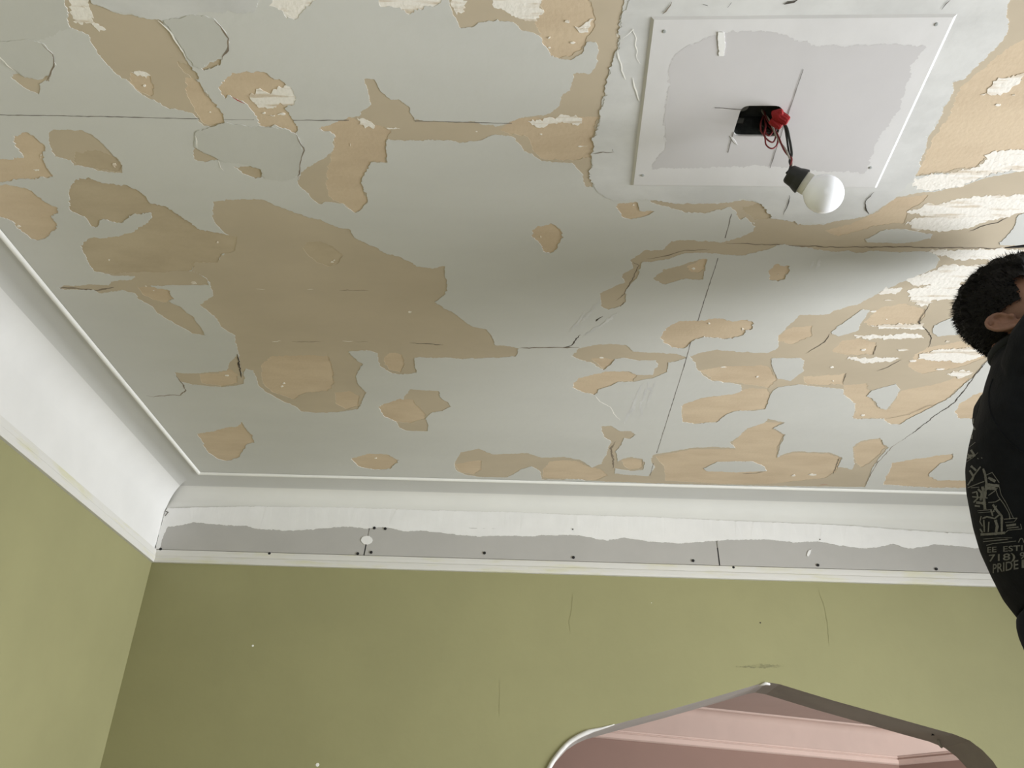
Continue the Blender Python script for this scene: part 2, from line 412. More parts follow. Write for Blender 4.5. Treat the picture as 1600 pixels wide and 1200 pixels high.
BARE = [   # bare brown plaster; second value picks the paler tone
 ([(203,115),(202,130),(220,147),(237,153),(240,135),(232,118),(218,110)],0),
 ([(290,122),(310,130),(325,152),(347,180),(350,191),(330,199),(317,196),(305,175),(295,155),(290,140)],0),
 ([(275,95),(297,105),(310,125),(300,122),(285,112)],1),
 ([(315,108),(330,96),(347,92),(345,102),(328,108),(318,112)],1),
 ([(120,240),(150,235),(175,245),(190,260),(188,270),(150,266),(120,258),(112,252)],1),
 ([(20,213),(40,208),(52,212),(62,224),(70,232),(66,242),(72,262),(81,278),(60,280),(35,281),(5,285),(-30,288),(-34,256),(10,250),(35,248),(30,238),(23,226)],0),
 ([(-24,286),(0,290),(10,291),(35,294),(55,304),(70,318),(88,325),(91,332),(80,340),(90,352),(80,365),(72,374),(58,377),(45,373),(30,360),(17,347),(0,340),(-30,330)],0),
 ([(107,300),(112,290),(120,283),(137,278),(160,287),(197,291),(217,300),(235,317),(262,326),(285,341),(312,360),(350,367),(370,372),(366,392),(345,402),(340,412),(303,411),(300,424),(250,426),(210,427),(175,429),(147,425),(137,412),(130,395),(125,386),(140,373),(180,372),(205,365),(225,352),(237,340),(236,334),(207,336),(190,350),(172,347),(160,343),(150,357),(143,355),(135,343),(110,330),(108,310)],1),
 ([(215,450),(240,449),(262,455),(270,468),(258,474),(240,470),(225,463)],2),
 ([(408,570),(425,558),(480,556),(512,558),(520,575),(522,600),(510,612),(475,615),(460,625),(445,620),(425,613),(410,600)],0),
 ([(525,615),(545,612),(562,620),(560,636),(540,640),(525,632)],0),
 ([(473,387),(480,380),(500,379),(520,387),(534,400),(530,412),(515,417),(495,412),(480,400)],1),
 ([(600,560),(607,552),(628,555),(632,570),(625,583),(607,578),(600,568)],2),
 ([(312,586),(345,584),(360,578),(370,585),(372,600),(345,604),(315,600)],2),
 ([(307,679),(335,674),(350,670),(370,667),(378,660),(383,670),(395,682),(397,693),(385,695),(373,715),(355,722),(340,718),(325,708),(315,690)],0),
 ([(548,718),(565,713),(575,709),(605,711),(615,716),(623,720),(620,724),(610,733),(585,735),(560,730)],0),
 ([(590,637),(600,632),(625,624),(645,626),(650,633),(662,645),(664,655),(640,662),(620,660),(600,652)],0),
 ([(710,727),(735,722),(752,720),(752,735),(740,742),(718,738)],0),
 ([(848,735),(860,722),(880,720),(905,722),(920,730),(940,735),(950,745),(930,751),(848,748)],0),
 ([(972,720),(985,717),(1003,720),(1004,732),(985,735),(975,730)],0),
 ([(1024,714),(1080,703),(1150,703),(1145,692),(1168,672),(1198,660),(1222,662),(1206,671),(1225,681),(1215,700),(1214,716),(1240,708),(1295,710),(1314,717),(1306,738),(1290,748),(1205,757),(1130,757),(1040,752),(1038,730)],0),
 ([(1334,702),(1346,692),(1374,687),(1384,700),(1360,724),(1346,731),(1337,724)],2),
 ([(831,363),(840,354),(865,352),(876,360),(879,373),(870,390),(860,397),(850,394),(843,380),(833,371)],0),
 ([(962,325),(970,317),(995,318),(1000,330),(1012,331),(1022,331),(1010,339),(985,344),(973,340),(967,330)],0),
 ([(1075,418),(1092,408),(1104,405),(1102,420),(1090,428),(1080,426)],0),
 ([(1200,425),(1212,415),(1230,417),(1233,425),(1227,437),(1215,442),(1203,438)],0),
 ([(1032,528),(1040,515),(1060,503),(1100,502),(1120,498),(1150,503),(1168,500),(1177,505),(1176,515),(1165,518),(1160,526),(1130,531),(1100,527),(1085,532),(1070,545),(1050,544),(1037,535)],0),
 ([(897,600),(905,592),(945,582),(982,581),(995,587),(990,597),(965,598),(950,605),(935,610),(928,618),(910,613),(896,607)],0),
 ([(925,562),(945,560),(958,563),(955,570),(943,578),(932,570)],0),
 ([(497,202),(525,194),(545,185),(575,190),(610,205),(602,225),(604,255),(580,255),(572,267),(565,282),(567,300),(574,317),(555,334),(535,320),(515,312),(510,290),(512,260),(522,232),(522,212)],0),
 ([(780,205),(800,190),(815,185),(935,184),(930,197),(925,247),(895,252),(845,250),(832,235),(828,215),(800,212)],2),
 ([(847,0),(845,30),(838,38),(845,52),(852,72),(860,87),(875,94),(892,88),(917,67),(930,45),(930,25),(922,5),(915,-25),(850,-28)],0),
 ([(343,140),(350,125),(375,114),(400,114),(412,115),(440,127),(460,150),(460,160),(447,170),(455,185),(465,200),(462,210),(450,203),(425,199),(403,198),(397,180),(385,165),(357,150),(352,158),(345,150)],0),
 ([(365,262),(390,261),(407,266),(411,278),(400,280),(380,272)],1),
 ([(1500,140),(1540,105),(1572,78),(1650,40),(1700,120),(1670,230),(1550,240),(1525,262),(1475,270),(1435,273),(1445,250),(1460,215),(1480,190)],0),
 ([(1380,758),(1390,735),(1395,725),(1430,718),(1465,713),(1490,710),(1488,718),(1470,725),(1455,738),(1452,745),(1465,751),(1560,753),(1600,764),(1450,763)],0),
 ([(1350,505),(1375,482),(1412,475),(1445,485),(1447,495),(1435,507),(1360,510)],0),
 ([(1300,550),(1315,535),(1340,530),(1370,537),(1365,555),(1325,557)],2),
 ([(1255,590),(1320,585),(1318,602),(1260,602)],0),
 ([(1217,525),(1240,512),(1270,510),(1268,525),(1240,540),(1217,535)],2),
 ([(1095,580),(1130,574),(1200,572),(1215,595),(1200,607),(1157,600),(1113,595)],0),
 ([(1065,635),(1075,630),(1100,622),(1150,617),(1165,608),(1200,608),(1203,620),(1198,634),(1195,640),(1180,642),(1150,643),(1135,648),(1120,660),(1085,663),(1067,660)],0),
 ([(1317,603),(1355,600),(1362,625),(1375,640),(1390,640),(1407,612),(1470,600),(1500,588),(1515,592),(1480,625),(1450,640),(1420,655),(1405,664),(1390,663),(1380,655),(1335,655),(1337,632),(1320,617)],2),
 ([(1492,645),(1500,632),(1520,618),(1560,608),(1560,640),(1520,655),(1500,655)],2),
 ([(1290,362),(1330,351),(1372,332),(1400,312),(1450,306),(1440,318),(1417,332),(1412,350),(1380,352),(1350,360),(1310,370)],0),
 ([(1160,325),(1200,318),(1205,342),(1180,345),(1172,340)],1),
 ([(1430,555),(1450,545),(1500,535),(1530,545),(1540,560),(1500,575),(1440,585),(1420,575)],0),
]
WHITE = [   # white plaster skin left on the brown coat
 [(100,-25),(135,-10),(143,20),(140,30),(165,48),(150,47),(135,40),(118,38),(110,20)],
 [(203,113),(218,109),(232,118),(228,124),(215,119)],
 [(425,-25),(424,8),(440,25),(448,31),(465,29),(478,15),(495,0),(502,-28)],
 [(583,-10),(595,10),(625,15),(650,20),(670,12),(690,3),(706,-22),(640,-40),(590,-32)],
 [(760,-45),(775,10),(790,20),(800,25),(820,33),(835,32),(845,20),(847,0),(848,-40)],
 [(706,5),(712,22),(722,18),(726,5),(718,-6)],
 [(825,192),(850,185),(875,183),(905,183),(908,192),(895,197),(875,192),(855,197),(840,198)],
 [(558,187),(575,188),(585,200),(570,202)],
 [(968,55),(975,42),(990,45),(985,65),(980,75),(970,68)],
 [(385,150),(400,145),(440,140),(452,138),(460,152),(458,163),(440,165),(420,170),(405,170),(400,160),(388,158)],
 [(900,45),(915,35),(925,30),(922,42),(910,52)],
 [(1417,332),(1450,320),(1487,314),(1520,310),(1570,307),(1650,300),(1640,320),(1575,340),(1537,350),(1510,360),(1475,362),(1430,359),(1412,350),(1430,344),(1450,342),(1472,341),(1450,337),(1425,336)],
 [(1430,280),(1475,272),(1525,264),(1550,240),(1640,230),(1630,262),(1560,272),(1520,285),(1480,295),(1440,300),(1425,290)],
 [(1535,150),(1560,125),(1600,116),(1600,128),(1565,148)],
 [(1452,394),(1562,390),(1600,392),(1600,406),(1545,408),(1500,407),(1470,402)],
 [(1417,440),(1430,432),(1465,422),(1477,415),(1542,415),(1525,427),(1512,440),(1475,447),(1425,447)],
 [(1420,455),(1452,447),(1500,440),(1505,460),(1492,470),(1457,470),(1450,480),(1435,477),(1422,470)],
 [(1375,460),(1385,449),(1392,452),(1410,452),(1400,460)],
 [(1335,525),(1440,523),(1445,530),(1400,531),(1337,530)],
 [(1360,510),(1440,507),(1445,515),(1375,514)],
 [(1325,560),(1407,560),(1395,565),(1350,568)],
 [(1435,555),(1465,547),(1525,544),(1545,550),(1532,560),(1500,568),(1435,562)],
 [(1480,585),(1505,578),(1520,583),(1500,592)],
]
ISLE = [   # grey paint still holding inside the peeled areas
 [(1205,561),(1250,560),(1257,565),(1255,582),(1235,596),(1215,592),(1207,575)],
 [(1298,520),(1347,485),(1360,485),(1345,507),(1342,517),(1310,527)],
 [(1460,510),(1492,495),(1500,510),(1512,522),(1465,527),(1457,520)],
 [(1355,620),(1362,611),(1400,601),(1407,610),(1395,630),(1385,641),(1375,639),(1365,625)],
 [(1562,380),(1582,362),(1592,337),(1640,325),(1660,370),(1600,386),(1565,384)],
 [(1352,375),(1385,360),(1415,360),(1457,367),(1455,374),(1425,380),(1395,382),(1355,379)],
 [(1100,733),(1120,723),(1150,722),(1175,722),(1195,730),(1198,737),(1150,739),(1103,737)],
]
SKIM = [(1000,-60),(985,0),(972,25),(965,75),(952,112),(942,162),(935,195),(927,220),(925,250),(922,280),(935,302),(958,316),(1000,312),(1055,318),(1140,317),(1160,312),(1190,318),(1203,342),(1252,350),(1287,350),(1350,338),(1372,328),(1400,308),(1430,278),(1440,250),(1452,212),(1465,192),(1475,167),(1490,147),(1487,130),(1505,125),(1530,100),(1555,77),(1572,57),(1575,32),(1570,-60)]

Z0 = H                                   # back of the sheets
OLDp = [ragged(C(p), 10 + i, 0.0020) for i, p in enumerate(OLD)]
BAREp = [ragged(C(p), 50 + i, 0.0026) for i, (p, t) in enumerate(BARE)]
WHITEp = [ragged(C(p), 120 + i, 0.0045, 0.003) for i, p in enumerate(WHITE)]
ISLEp = [ragged(C(p), 160 + i, 0.0018) for i, p in enumerate(ISLE)]
D = 0.159                                # bead to wall
INX0, INX1, INY0, INY1 = XL + D, XR - D, YF + D, YB - D
def clip(poly):
    return [Vector((min(max(p.x, INX0 - 0.004), INX1 + 0.004), min(max(p.y, INY0 - 0.004), INY1 + 0.004))) for p in poly]
OLDp, BAREp, WHITEp = [clip(p) for p in OLDp], [clip(p) for p in BAREp], [clip(p) for p in WHITEp]
BOXQ = C([(1160, 170), (1224, 170), (1217, 218), (1145, 217)], H - 0.012)     # opening cut for the fixture box
rect = [Vector((INX0 - 0.006, INY0 - 0.006)), Vector((INX1 + 0.006, INY0 - 0.006)), Vector((INX1 + 0.006, INY1 + 0.006)), Vector((INX0 - 0.006, INY1 + 0.006))]
def grow(q, d):
    c = sum((Vector(p) for p in q), Vector((0, 0))) / len(q)
    return [Vector(p) + (Vector(p) - c).normalized() * d for p in q]
bcut = grow(BOXQ, 0.008)
ceiling = obj('ceiling', layer(rect, OLDp + BAREp + WHITEp + [bcut], ISLEp, H - 0.00130, H + 0.0005), M['paint'], kind='structure')
# a solid slab over the sheets so no daylight leaks through
V, Fc = layer([Vector((XL - .2, YF - .2)), Vector((XR + .2, YF - .2)), Vector((XR + .2, YB + .2)), Vector((XL - .2, YB + .2))], [grow(BOXQ, 0.012)], [], H + 0.0006, H + 0.08)
obj('backing_board', (V, Fc), M['barel'], ceiling)
obj('upper_deck', box_bm((XL - .25, YF - .25, H + .10), (XR + .25, YB + .2, H + .14)), M['barel'], ceiling)
SKIMp = ragged(C(SKIM), 300, 0.003)
for i, p in enumerate(OLDp):
    cut = [b for b in BAREp if overlap(bbox(b), bbox(p))] + [bcut]
    obj('old_paint_patch', layer(p, cut, [], H - 0.00066 - i * 5e-6, H + 0.0005), M['old'], ceiling)
for i, (p, (q, t)) in enumerate(zip(BAREp, BARE)):
    obj('bare_plaster_patch', layer(p, [], [], H - 0.00013 - i * 6e-6, H, wall=False), M[('bare', 'barel', 'bare')[t]], ceiling)
for i, p in enumerate(WHITEp):
    obj('white_plaster_patch', layer(p, [], [], H - 0.00086 - i * 1.2e-5, H), M['white'], ceiling)

# second-coat flakes: raised grey skins left beside the cracks, upper left
for i, q in enumerate([[(0,66),(40,63),(65,68),(82,85),(86,100),(80,115),(60,124),(38,121),(20,108),(-25,80)],
          [(256,34),(300,24),(335,30),(350,48),(356,66),(352,84),(343,92),(330,95),(315,107),(303,104),(290,86),(275,62)],
          [(308,205),(330,199),(352,193),(380,196),(402,199),(425,200),(450,204),(462,211),(474,236),(470,252),(466,276),(440,286),(414,280),(408,266),(390,260),(345,252),(318,237),(304,230)]]):
    obj('loose_paint_flake', layer(ragged(C(q), 330 + i, 0.002), OLDp + BAREp, [], H - 0.00207, H - 0.00121), M['flap'], ceiling)
# grey filler across the top left corner of the view
obj('joint_compound', layer(ragged(C([(-60,60),(0,66),(40,62),(65,65),(90,52),(110,44),(107,20),(100,-30),(-40,-40)]), 340, 0.003), OLDp, [], H - 0.00173, H - 0.00121), M['flap'], ceiling)
obj('joint_compound', layer(ragged(C([(140,5),(175,18),(235,30),(250,33),(290,25),(330,22),(360,20),(395,21),(402,6),(420,-5),(410,-45),(130,-45)]), 341, 0.003), OLDp, [], H - 0.00190, H - 0.00121), M['skim'], ceiling)

# ------------------------------------------------------------------ plasterboard panel with its filler apron
skim = obj('joint_compound', layer(SKIMp, [bcut], [], H - 0.00173, H - 0.00043), M['skim'], ceiling, label='pale grey filler spread around the plasterboard panel')
ZP = H - 0.0046
PQ = C([(1022, 31), (1490, 27), (1367, 293), (990, 289)], ZP)
def round_quad(q, r, n=6):
    out = []
    for i in range(4):
        a, b, c = Vector(q[i - 1]), Vector(q[i]), Vector(q[(i + 1) % 4])
        u, w = (a - b).normalized(), (c - b).normalized()
        for k in range(n + 1):
            t = k / n
            out.append((b + u * r) * (1 - t) ** 2 + b * 2 * t * (1 - t) + (b + w * r) * t * t)
    return out
hole = round_quad(BOXQ, 0.014)
V, Fc = layer(PQ, [hole], [], ZP, H - 0.00086)
# taper the panel sides a little, as the filler does
out2 = grow(PQ, 0.006)
Vn = []
for v in V:
    v = Vector(v)
    if v.z > ZP + 0.001:
        for a, b in zip(PQ, out2):
            if (v.to_2d() - a).length < 1e-5:
                v = Vector((b.x, b.y, H - 0.00173))
    Vn.append(v)
panel = obj('drywall_panel', (Vn, Fc), M['pcomp'], ceiling, label='square plasterboard panel around the ceiling box')
PAPER = [(1070,74),(1052,92),(1045,110),(1042,160),(1036,175),(1041,226),(1024,250),(1018,264),(1080,262),(1200,259),(1290,268),(1352,270),(1366,232),(1372,216),(1402,175),(1415,140),(1425,100),(1450,72),(1400,69),(1330,70),(1270,72),(1240,62),(1210,48),(1130,50)]
obj('bare_paper', layer(ragged(C(PAPER, ZP), 310, 0.003), [grow(hole, 0.0)], [], ZP - 0.00012, ZP, wall=False), M['paper'], panel)
for q in [[(1122,50),(1131,50),(1133,70),(1131,87),(1124,87),(1122,70)]]:
    obj('compound_dab', layer(ragged(C(q, ZP), 311, 0.001), [], [], ZP - 0.0012, ZP), M['comp'], panel)
for x, y in [(1038, 49), (1463, 38), (1004, 274), (1274, 287), (1360, 262)]:
    p = on_z(x, y, ZP)
    obj('screw', lathe((p.x, p.y, ZP + 0.001), (0, 0, -1), [(0, 0.0032), (0.0016, 0.0032), (0.0020, 0.002)], 10), M['steel'], panel)
LINES_P = [[(1255, 108), (1240, 152), (1227, 190), (1203, 262)], [(1117, 168), (1160, 171)], [(1146, 206), (1137, 238)]]
for i, l in enumerate(LINES_P):
    obj('pencil_line', ribbon(C(l, ZP), 0.0007, ZP - 0.0008, 500 + i, 0.0003, taper=False), M['pencil'], panel)

# ------------------------------------------------------------------ seams, pencil lines and cracks
ZS = H - 0.00138
for i, (l, w, m, z) in enumerate([
    ([(-60,179),(100,181),(200,183),(312,186)], 0.0009, 'pencil', ZS), ([(350,187),(397,187)], 0.0005, 'pencil', ZS), ([(458,188),(545,188)], 0.0008, 'pencil', ZS),
    ([(648,189),(760,192),(800,193)], 0.0008, 'pencil', H - 0.00143),
    ([(1143,334),(1133,372)], 0.0009, 'pencil', ZS), ([(1122,403),(1090,502)], 0.0009, 'pencil', ZS), ([(1079,535),(1072,562),(1040,664),(1026,708)], 0.0010, 'pencil', ZS), ([(1021,724),(1016,743)], 0.0009, 'pencil', ZS),
    ([(812,544),(850,543),(890,543),(905,543)], 0.0022, 'dirt', ZS), ([(880,543),(893,540),(903,527),(907,523)], 0.0018, 'crack', ZS),
    ([(930,502),(942,494)], 0.0020, 'crack', ZS),
    ([(640,536),(665,537),(693,539)], 0.0011, 'crack', H - 0.00082), ([(425,534),(440,533)], 0.0008, 'wcrack', H - 0.00082), ([(535,533),(552,533)], 0.0009, 'wcrack', H - 0.00082), ([(555,534),(575,534)], 0.0007, 'dirt', H - 0.00082), ([(456,534),(502,534)], 0.0011, 'dirt', H - 0.00082),
    ([(400,452),(414,452)], 0.0008, 'wcrack', H - 0.00082), ([(480,452),(490,452)], 0.0009, 'wcrack', H - 0.00082), ([(530,453),(577,454)], 0.0009, 'dirt', H - 0.00082),
    ([(1545,560),(1525,585),(1505,612),(1490,630),(1460,650),(1435,670),(1410,688)], 0.0018, 'crack', ZS), ([(1410,688),(1395,697),(1385,708),(1372,722),(1360,742),(1352,758)], 0.0011, 'dirt', ZS),
    ([(1456,472),(1445,487),(1435,503),(1445,513),(1456,528),(1450,543)], 0.0011, 'crack', H - 0.00108), ([(1296,522),(1288,535),(1260,552)], 0.0010, 'crack', H - 0.00108),
    ([(1408,562),(1390,572),(1370,580)], 0.0009, 'crack', H - 0.00108), ([(1370,540),(1364,555)], 0.0008, 'crack', H - 0.00108), ([(1323,583),(1316,598)], 0.0008, 'crack', H - 0.00108),
    ([(1575,340),(1560,347),(1532,354),(1515,361)], 0.0011, 'crack', H - 0.00108),
    ([(1135,380),(1200,382),(1250,385),(1330,386),(1400,386),(1530,388),(1600,388)], 0.0016, 'dirt', H - 0.00112), ([(1538,388),(1549,388)], 0.0014, 'crack', H - 0.00121),
    ([(1365,300),(1353,314),(1352,325),(1358,335)], 0.0012, 'crack', H - 0.00251), ([(1233,305),(1231,322),(1224,336)], 0.0008, 'crack', H - 0.00251),
    ([(930,618),(937,627),(955,637),(960,648),(969,657)], 0.0016, 'wcrack', ZS), ([(-20,75),(0,88),(12,102),(25,112)], 0.0013, 'wcrack', H - 0.00216),
    ([(247,32),(265,50),(280,72),(290,90)], 0.0014, 'wcrack', H - 0.00216), ([(320,142),(325,150)], 0.0011, 'wcrack', H - 0.00216),
    ([(335,32),(347,47),(356,60),(355,78),(347,94)], 0.0012, 'dirt', H - 0.00216), ([(65,68),(82,85),(86,100),(80,115),(72,127)], 0.0010, 'dirt', H - 0.00216),
    ([(462,210),(475,235),(470,250),(465,282)], 0.0010, 'dirt', H - 0.00216), ([(340,250),(345,262),(350,267)], 0.0009, 'wcrack', H - 0.00216), ([(306,212),(308,232)], 0.0008, 'wcrack', H - 0.00216),
    ([(228,618),(240,620),(265,617),(280,618),(290,610),(285,600),(275,587)], 0.0018, 'dirt', ZS),
    ([(371,553),(374,572),(377,590)], 0.0022, 'crack', H - 0.00138),
    ([(363,152),(372,157),(382,162)], 0.0012, 'redpaint', ZS), ([(1281,758),(1294,757)], 0.0012, 'redpaint', H - 0.00104),
    ([(88,453),(100,449),(120,451),(150,454),(178,449)], 0.0022, 'dirt', H - 0.00082),
    ([(988,410),(998,415),(990,432),(975,460),(962,470)], 0.0014, 'dirt', H - 0.00082), ([(1010,405),(1040,400),(1070,391),(1110,390)], 0.0012, 'dirt', H - 0.00082), ([(952,485),(968,480),(975,472)], 0.0012, 'crack', H - 0.00082),
    ([(959,732),(955,700),(962,690)], 0.003, 'dirt', H - 0.00082), ([(1160,740),(1180,740),(1196,736)], 0.0009, 'crack', H - 0.00151),
    ([(1302,741),(1311,716),(1317,714)], 0.0009, 'crack', H - 0.00082), ([(1380,655),(1420,648),(1450,634),(1465,632)], 0.0008, 'dirt', H - 0.00147),
    ([(1000,100),(989,45),(973,60)], 0.0007, 'wcrack', H - 0.00259), ([(965,80),(973,110),(978,125)], 0.0014, 'wcrack', H - 0.00259), ([(987,122),(993,140),(999,158)], 0.0016, 'wcrack', H - 0.00259),
    ([(1225,8),(1240,3),(1250,-3)], 0.0012, 'crack', H - 0.00259), ([(1137,12),(1143,4)], 0.0016, 'crack', H - 0.00259), ([(1098,8),(1106,9)], 0.0016, 'crack', H - 0.00259), ([(1471,15),(1478,6),(1485,0)], 0.001, 'crack', H - 0.00259), ([(1050,3),(1045,14),(1035,22)], 0.001, 'dirt', H - 0.00259),
    ([(1092,31),(1150,29),(1240,28),(1300,27),(1490,25)], 0.0007, 'dirt', H - 0.00259),
    ([(925,240),(960,238)], 0.0006, 'dirt', H - 0.00259), ([(957,233),(958,237)], 0.001, 'crack', H - 0.00259),
]):
    obj({'pencil': 'pencil_line', 'redpaint': 'paint_speck', 'wcrack': 'torn_paint_edge'}.get(m, 'crack'), ribbon(C(l, z), w, z, 600 + i, 0.0004 if m == 'pencil' else 0.0016, taper=m != 'pencil'), M[m], ceiling)
# trowel ripples left by the filler (short raised ridges)
for i, l in enumerate([[(1005,600),(985,640),(975,665)], [(1015,598),(1003,625),(1000,655)], [(1022,600),(1012,632)], [(992,622),(985,650)], [(915,488),(890,520)], [(940,470),(925,485),(908,505)], [(965,488),(945,505),(915,525)],
                       [(1265,420),(1272,408)], [(1273,424),(1282,406)]]):
    obj('filler_smear', ribbon(C(l), 0.0034, ZS - 2e-5 - i * 3e-5, 900 + i, 0.004, step=0.004), M['skim'], ceiling)
# pale chips of paint and plaster clinging in the bare places
FLECK = [(225,135,3,3),(268,92,3,1),(327,177,4,2),(57,267,12,3),(63,246,3,8),(178,259,4,9),(28,355,9,5),(170,408,5,4),(340,380,4,4),(519,411,7,3),(522,408,3,2),(547,228,2,6),(615,202,26,2),(745,207,4,2),(845,211,6,2),(910,230,16,2),
 (845,372,3,5),(1083,421,8,4),(1108,507,4,4),(1160,515,5,5),(940,560,9,3),(1020,580,4,12),(1130,575,10,3),(1183,590,4,3),(1302,596,3,3),(1348,650,8,3),(1290,649,5,2),(1270,743,14,4),(1240,744,8,3),(440,605,4,3),(443,600,3,2),(587,717,5,2),(607,612,0,0),
 (355,588,8,3),(383,586,6,3),(240,455,4,2),(302,443,12,4),(227,448,4,3),(640,489,6,4),(1216,430,4,3),(990,322,5,3),(1147,341,3,10),(1165,343,3,7),(1178,350,4,4),(1514,582,6,6),(1480,535,10,4),(1425,565,14,4),(1385,500,6,3),(1440,515,12,4),(1430,290,10,3),(1560,165,12,5),(1585,150,8,4),
 (895,68,8,5),(858,60,5,6),(858,76,4,3),(888,35,10,5),(912,48,10,5),(440,180,16,4),(412,178,6,3),(425,182,10,4),(300,184,4,2),(382,194,10,2),(318,214,4,3),(130,12,6,4),(150,40,12,3),(1540,270,30,4),(1500,283,26,5),(1465,290,20,4),(1580,258,22,6),
 (1490,418,34,4),(1532,402,24,4),(1447,462,20,4),(1390,470,18,4),(1365,488,14,4),(1410,548,20,4),(1470,578,16,4),(1350,548,10,3),(1300,575,8,3)]
for i, (x, y, w_, h_) in enumerate(FLECK):
    if not w_:
        continue
    rr = random.Random(i)
    q = [(x + w_ / 2 * rr.uniform(.45, 1.05) * math.cos(t), y + h_ / 2 * rr.uniform(.35, 1.0) * math.sin(t)) for t in [2 * math.pi * k / 9 for k in range(9)]]
    obj('paint_fleck', layer(ragged(C(q), 1000 + i, 0.0016, 0.002), [], [], H - 0.00105 - i * 3e-6, H), M['white'], ceiling)

# ------------------------------------------------------------------ cornice: cove, bead, picture rail on four walls
RC = 0.05
prof = [(D + 0.004, 0.003), (RC + 0.012, 0.003)] + [(RC * (1 - math.sin(a)), 0.003 + RC * (1 - math.cos(a))) for a in [math.pi / 2 * k / 10 for k in range(11)]] + [(0.0, 0.10), (0.0, 0.24)]
prof = [(o + 0.0025, d) for o, d in prof]
RL = 0.090                              # the left cove is rounder
profl = [(D + 0.004, 0.003), (RL + 0.008, 0.003)] + [(0.0025 + RL * (1 - math.sin(a)), 0.003 + RL * (1 - math.cos(a))) for a in [math.pi / 2 * k / 12 for k in range(13)]] + [(0.0025, 0.14), (0.0025, 0.24)]
beadp = [(D + 0.0065 * math.cos(a) , 0.002 + 0.0075 * math.sin(a)) for a in [math.pi * k / 8 for k in range(9)]]
railp = [(-0.004, 0.2265), (0.006, 0.2270), (0.0095, 0.2295), (0.010, 0.237), (0.0095, 0.249), (0.012, 0.252), (0.012, 0.265), (0.010, 0.2725), (-0.004, 0.2730)]
def run(pr, side):
    """profile (out from wall, below ceiling) swept along a wall with mitred ends"""
    V = []
    for o, d in pr:
        z = H - d
        if side == 'back':
            V += [(XL + o, YB - o, z), (XR - o, YB - o, z)]
        elif side == 'left':
            V += [(XL + o, YF + o, z), (XL + o, YB - o, z)]
        elif side == 'right':
            V += [(XR - o, YB - o, z), (XR - o, YF + o, z)]
        else:
            V += [(XR - o, YF + o, z), (XL + o, YF + o, z)]
    return V, [(2 * i, 2 * i + 1, 2 * i + 3, 2 * i + 2) for i in range(len(pr) - 1)]
tn = 0
for side in ('back', 'left', 'right', 'front'):
    for nm, pr, mm in (('cove', prof, 'covel' if side == 'left' else 'cove'), ('bead', beadp, 'bead'), ('rail', railp, 'rail')):
        tn += 1
        if nm == 'cove':
            o = obj('trim_%d' % tn, run(profl if side == 'left' else pr, side), [M['band'], M[mm]], kind='structure', smooth=True)
            for k, pl_ in enumerate(o.data.polygons):      # the band beside the bead keeps the grey ceiling paint
                pl_.material_index = 0 if k < (5 if side == 'left' else 3) else 1
        else:
            o = obj('trim_%d' % tn, run(pr, side), M[mm], kind='structure', smooth=nm != 'rail')
        o['label'] = {'cove': 'plaster cove between wall and ceiling, %s side', 'bead': 'thin white bead on the ceiling, %s side', 'rail': 'narrow white picture rail above the green paint, %s side'}[nm] % side
        if nm == 'cove':
            cove = {**(cove if tn > 1 else {}), side: o}

# ceiling-side half of the left cove stays grey: paint edge on the flat band
def wallpt(x, y, off):
    p = on_y(x, y, YB - off)
    return p
# plasterboard strips screwed on the back frieze, filler feathered over their top edge
TOPZ, BOTZ = H - 0.118, H - 0.2262
jx1, jx2 = on_y(573, 848, YB - .006), on_y(1122, 868, YB - .006)
xa = [XL + 0.012, jx1.x, jx2.x, XR - 0.012]
boards = []
for i in range(3):
    g0 = 0.0022 if i > 0 else 0
    g1 = 0.0022 if i < 2 else 0
    sl = [0.004, -0.002]
    bm = box_bm((xa[i] + g0, YB - 0.0075, BOTZ), (xa[i + 1] - g1, YB + 0.002, TOPZ))
    for v in bm.verts:       # the joints lean a little
        if v.co.x < xa[i] + 0.01 and i > 0:
            v.co.x += sl[i - 1] * (1 if v.co.z > H - 0.17 else -1)
        if v.co.x > xa[i + 1] - 0.01 and i < 2:
            v.co.x += sl[i] * (1 if v.co.z > H - 0.17 else -1)
    boards.append(obj('drywall_strip', bm, M['strip'], cove['back']))
for xx, sl_ in ((jx1.x, 0.004), (jx2.x, -0.002)):         # black blocks set in the open joints, painting in their shade
    z0, z1 = BOTZ, H - 0.165
    V = [(xx - sl_ - 0.0035, YB - 0.0030, z0), (xx - sl_ + 0.0035, YB - 0.0030, z0), (xx + 0.0035, YB - 0.0030, z1), (xx - 0.0035, YB - 0.0030, z1)]
    V += [(a, YB - 0.0072, c) for a, b, c in V]
    obj('joint_shade', (V, [(4, 5, 1, 0), (5, 6, 2, 1), (6, 7, 3, 2), (7, 4, 0, 3), (4, 7, 6, 5), (0, 1, 2, 3)]), M['screw'], cove['back'])
LOW = [(262,823),(285,820),(300,816),(345,820),(385,822),(400,826),(450,829),(490,827),(530,823),(550,823),(570,826),(600,823),(630,830),(660,829),(700,834),(745,838),(790,837),(830,838),(850,836),(905,836),(930,842),(950,844),(975,840),(1015,846),(1060,849),(1115,845),(1160,843),(1200,843),(1240,847),(1280,846),(1310,852),(1350,857),(1370,855),(1395,850),(1420,857),(1440,855),(1460,850),(1500,854),(1535,857),(1640,862)]
UPP = [(1640,842),(1540,836),(1450,831),(1300,820),(1150,814),(1000,807),(900,804),(800,798),(740,799),(670,797),(620,795),(520,792),(400,791),(300,793),(262,795)]
S = [(256,800),(247,825),(243,848),(243,858),(249,858),(252,845),(256,834)]
pl = [wallpt(x, y, 0.009) for x, y in LOW]
pu = [wallpt(x, y, 0.006) for x, y in UPP]
ps = [wallpt(x, y, 0.009) for x, y in S]
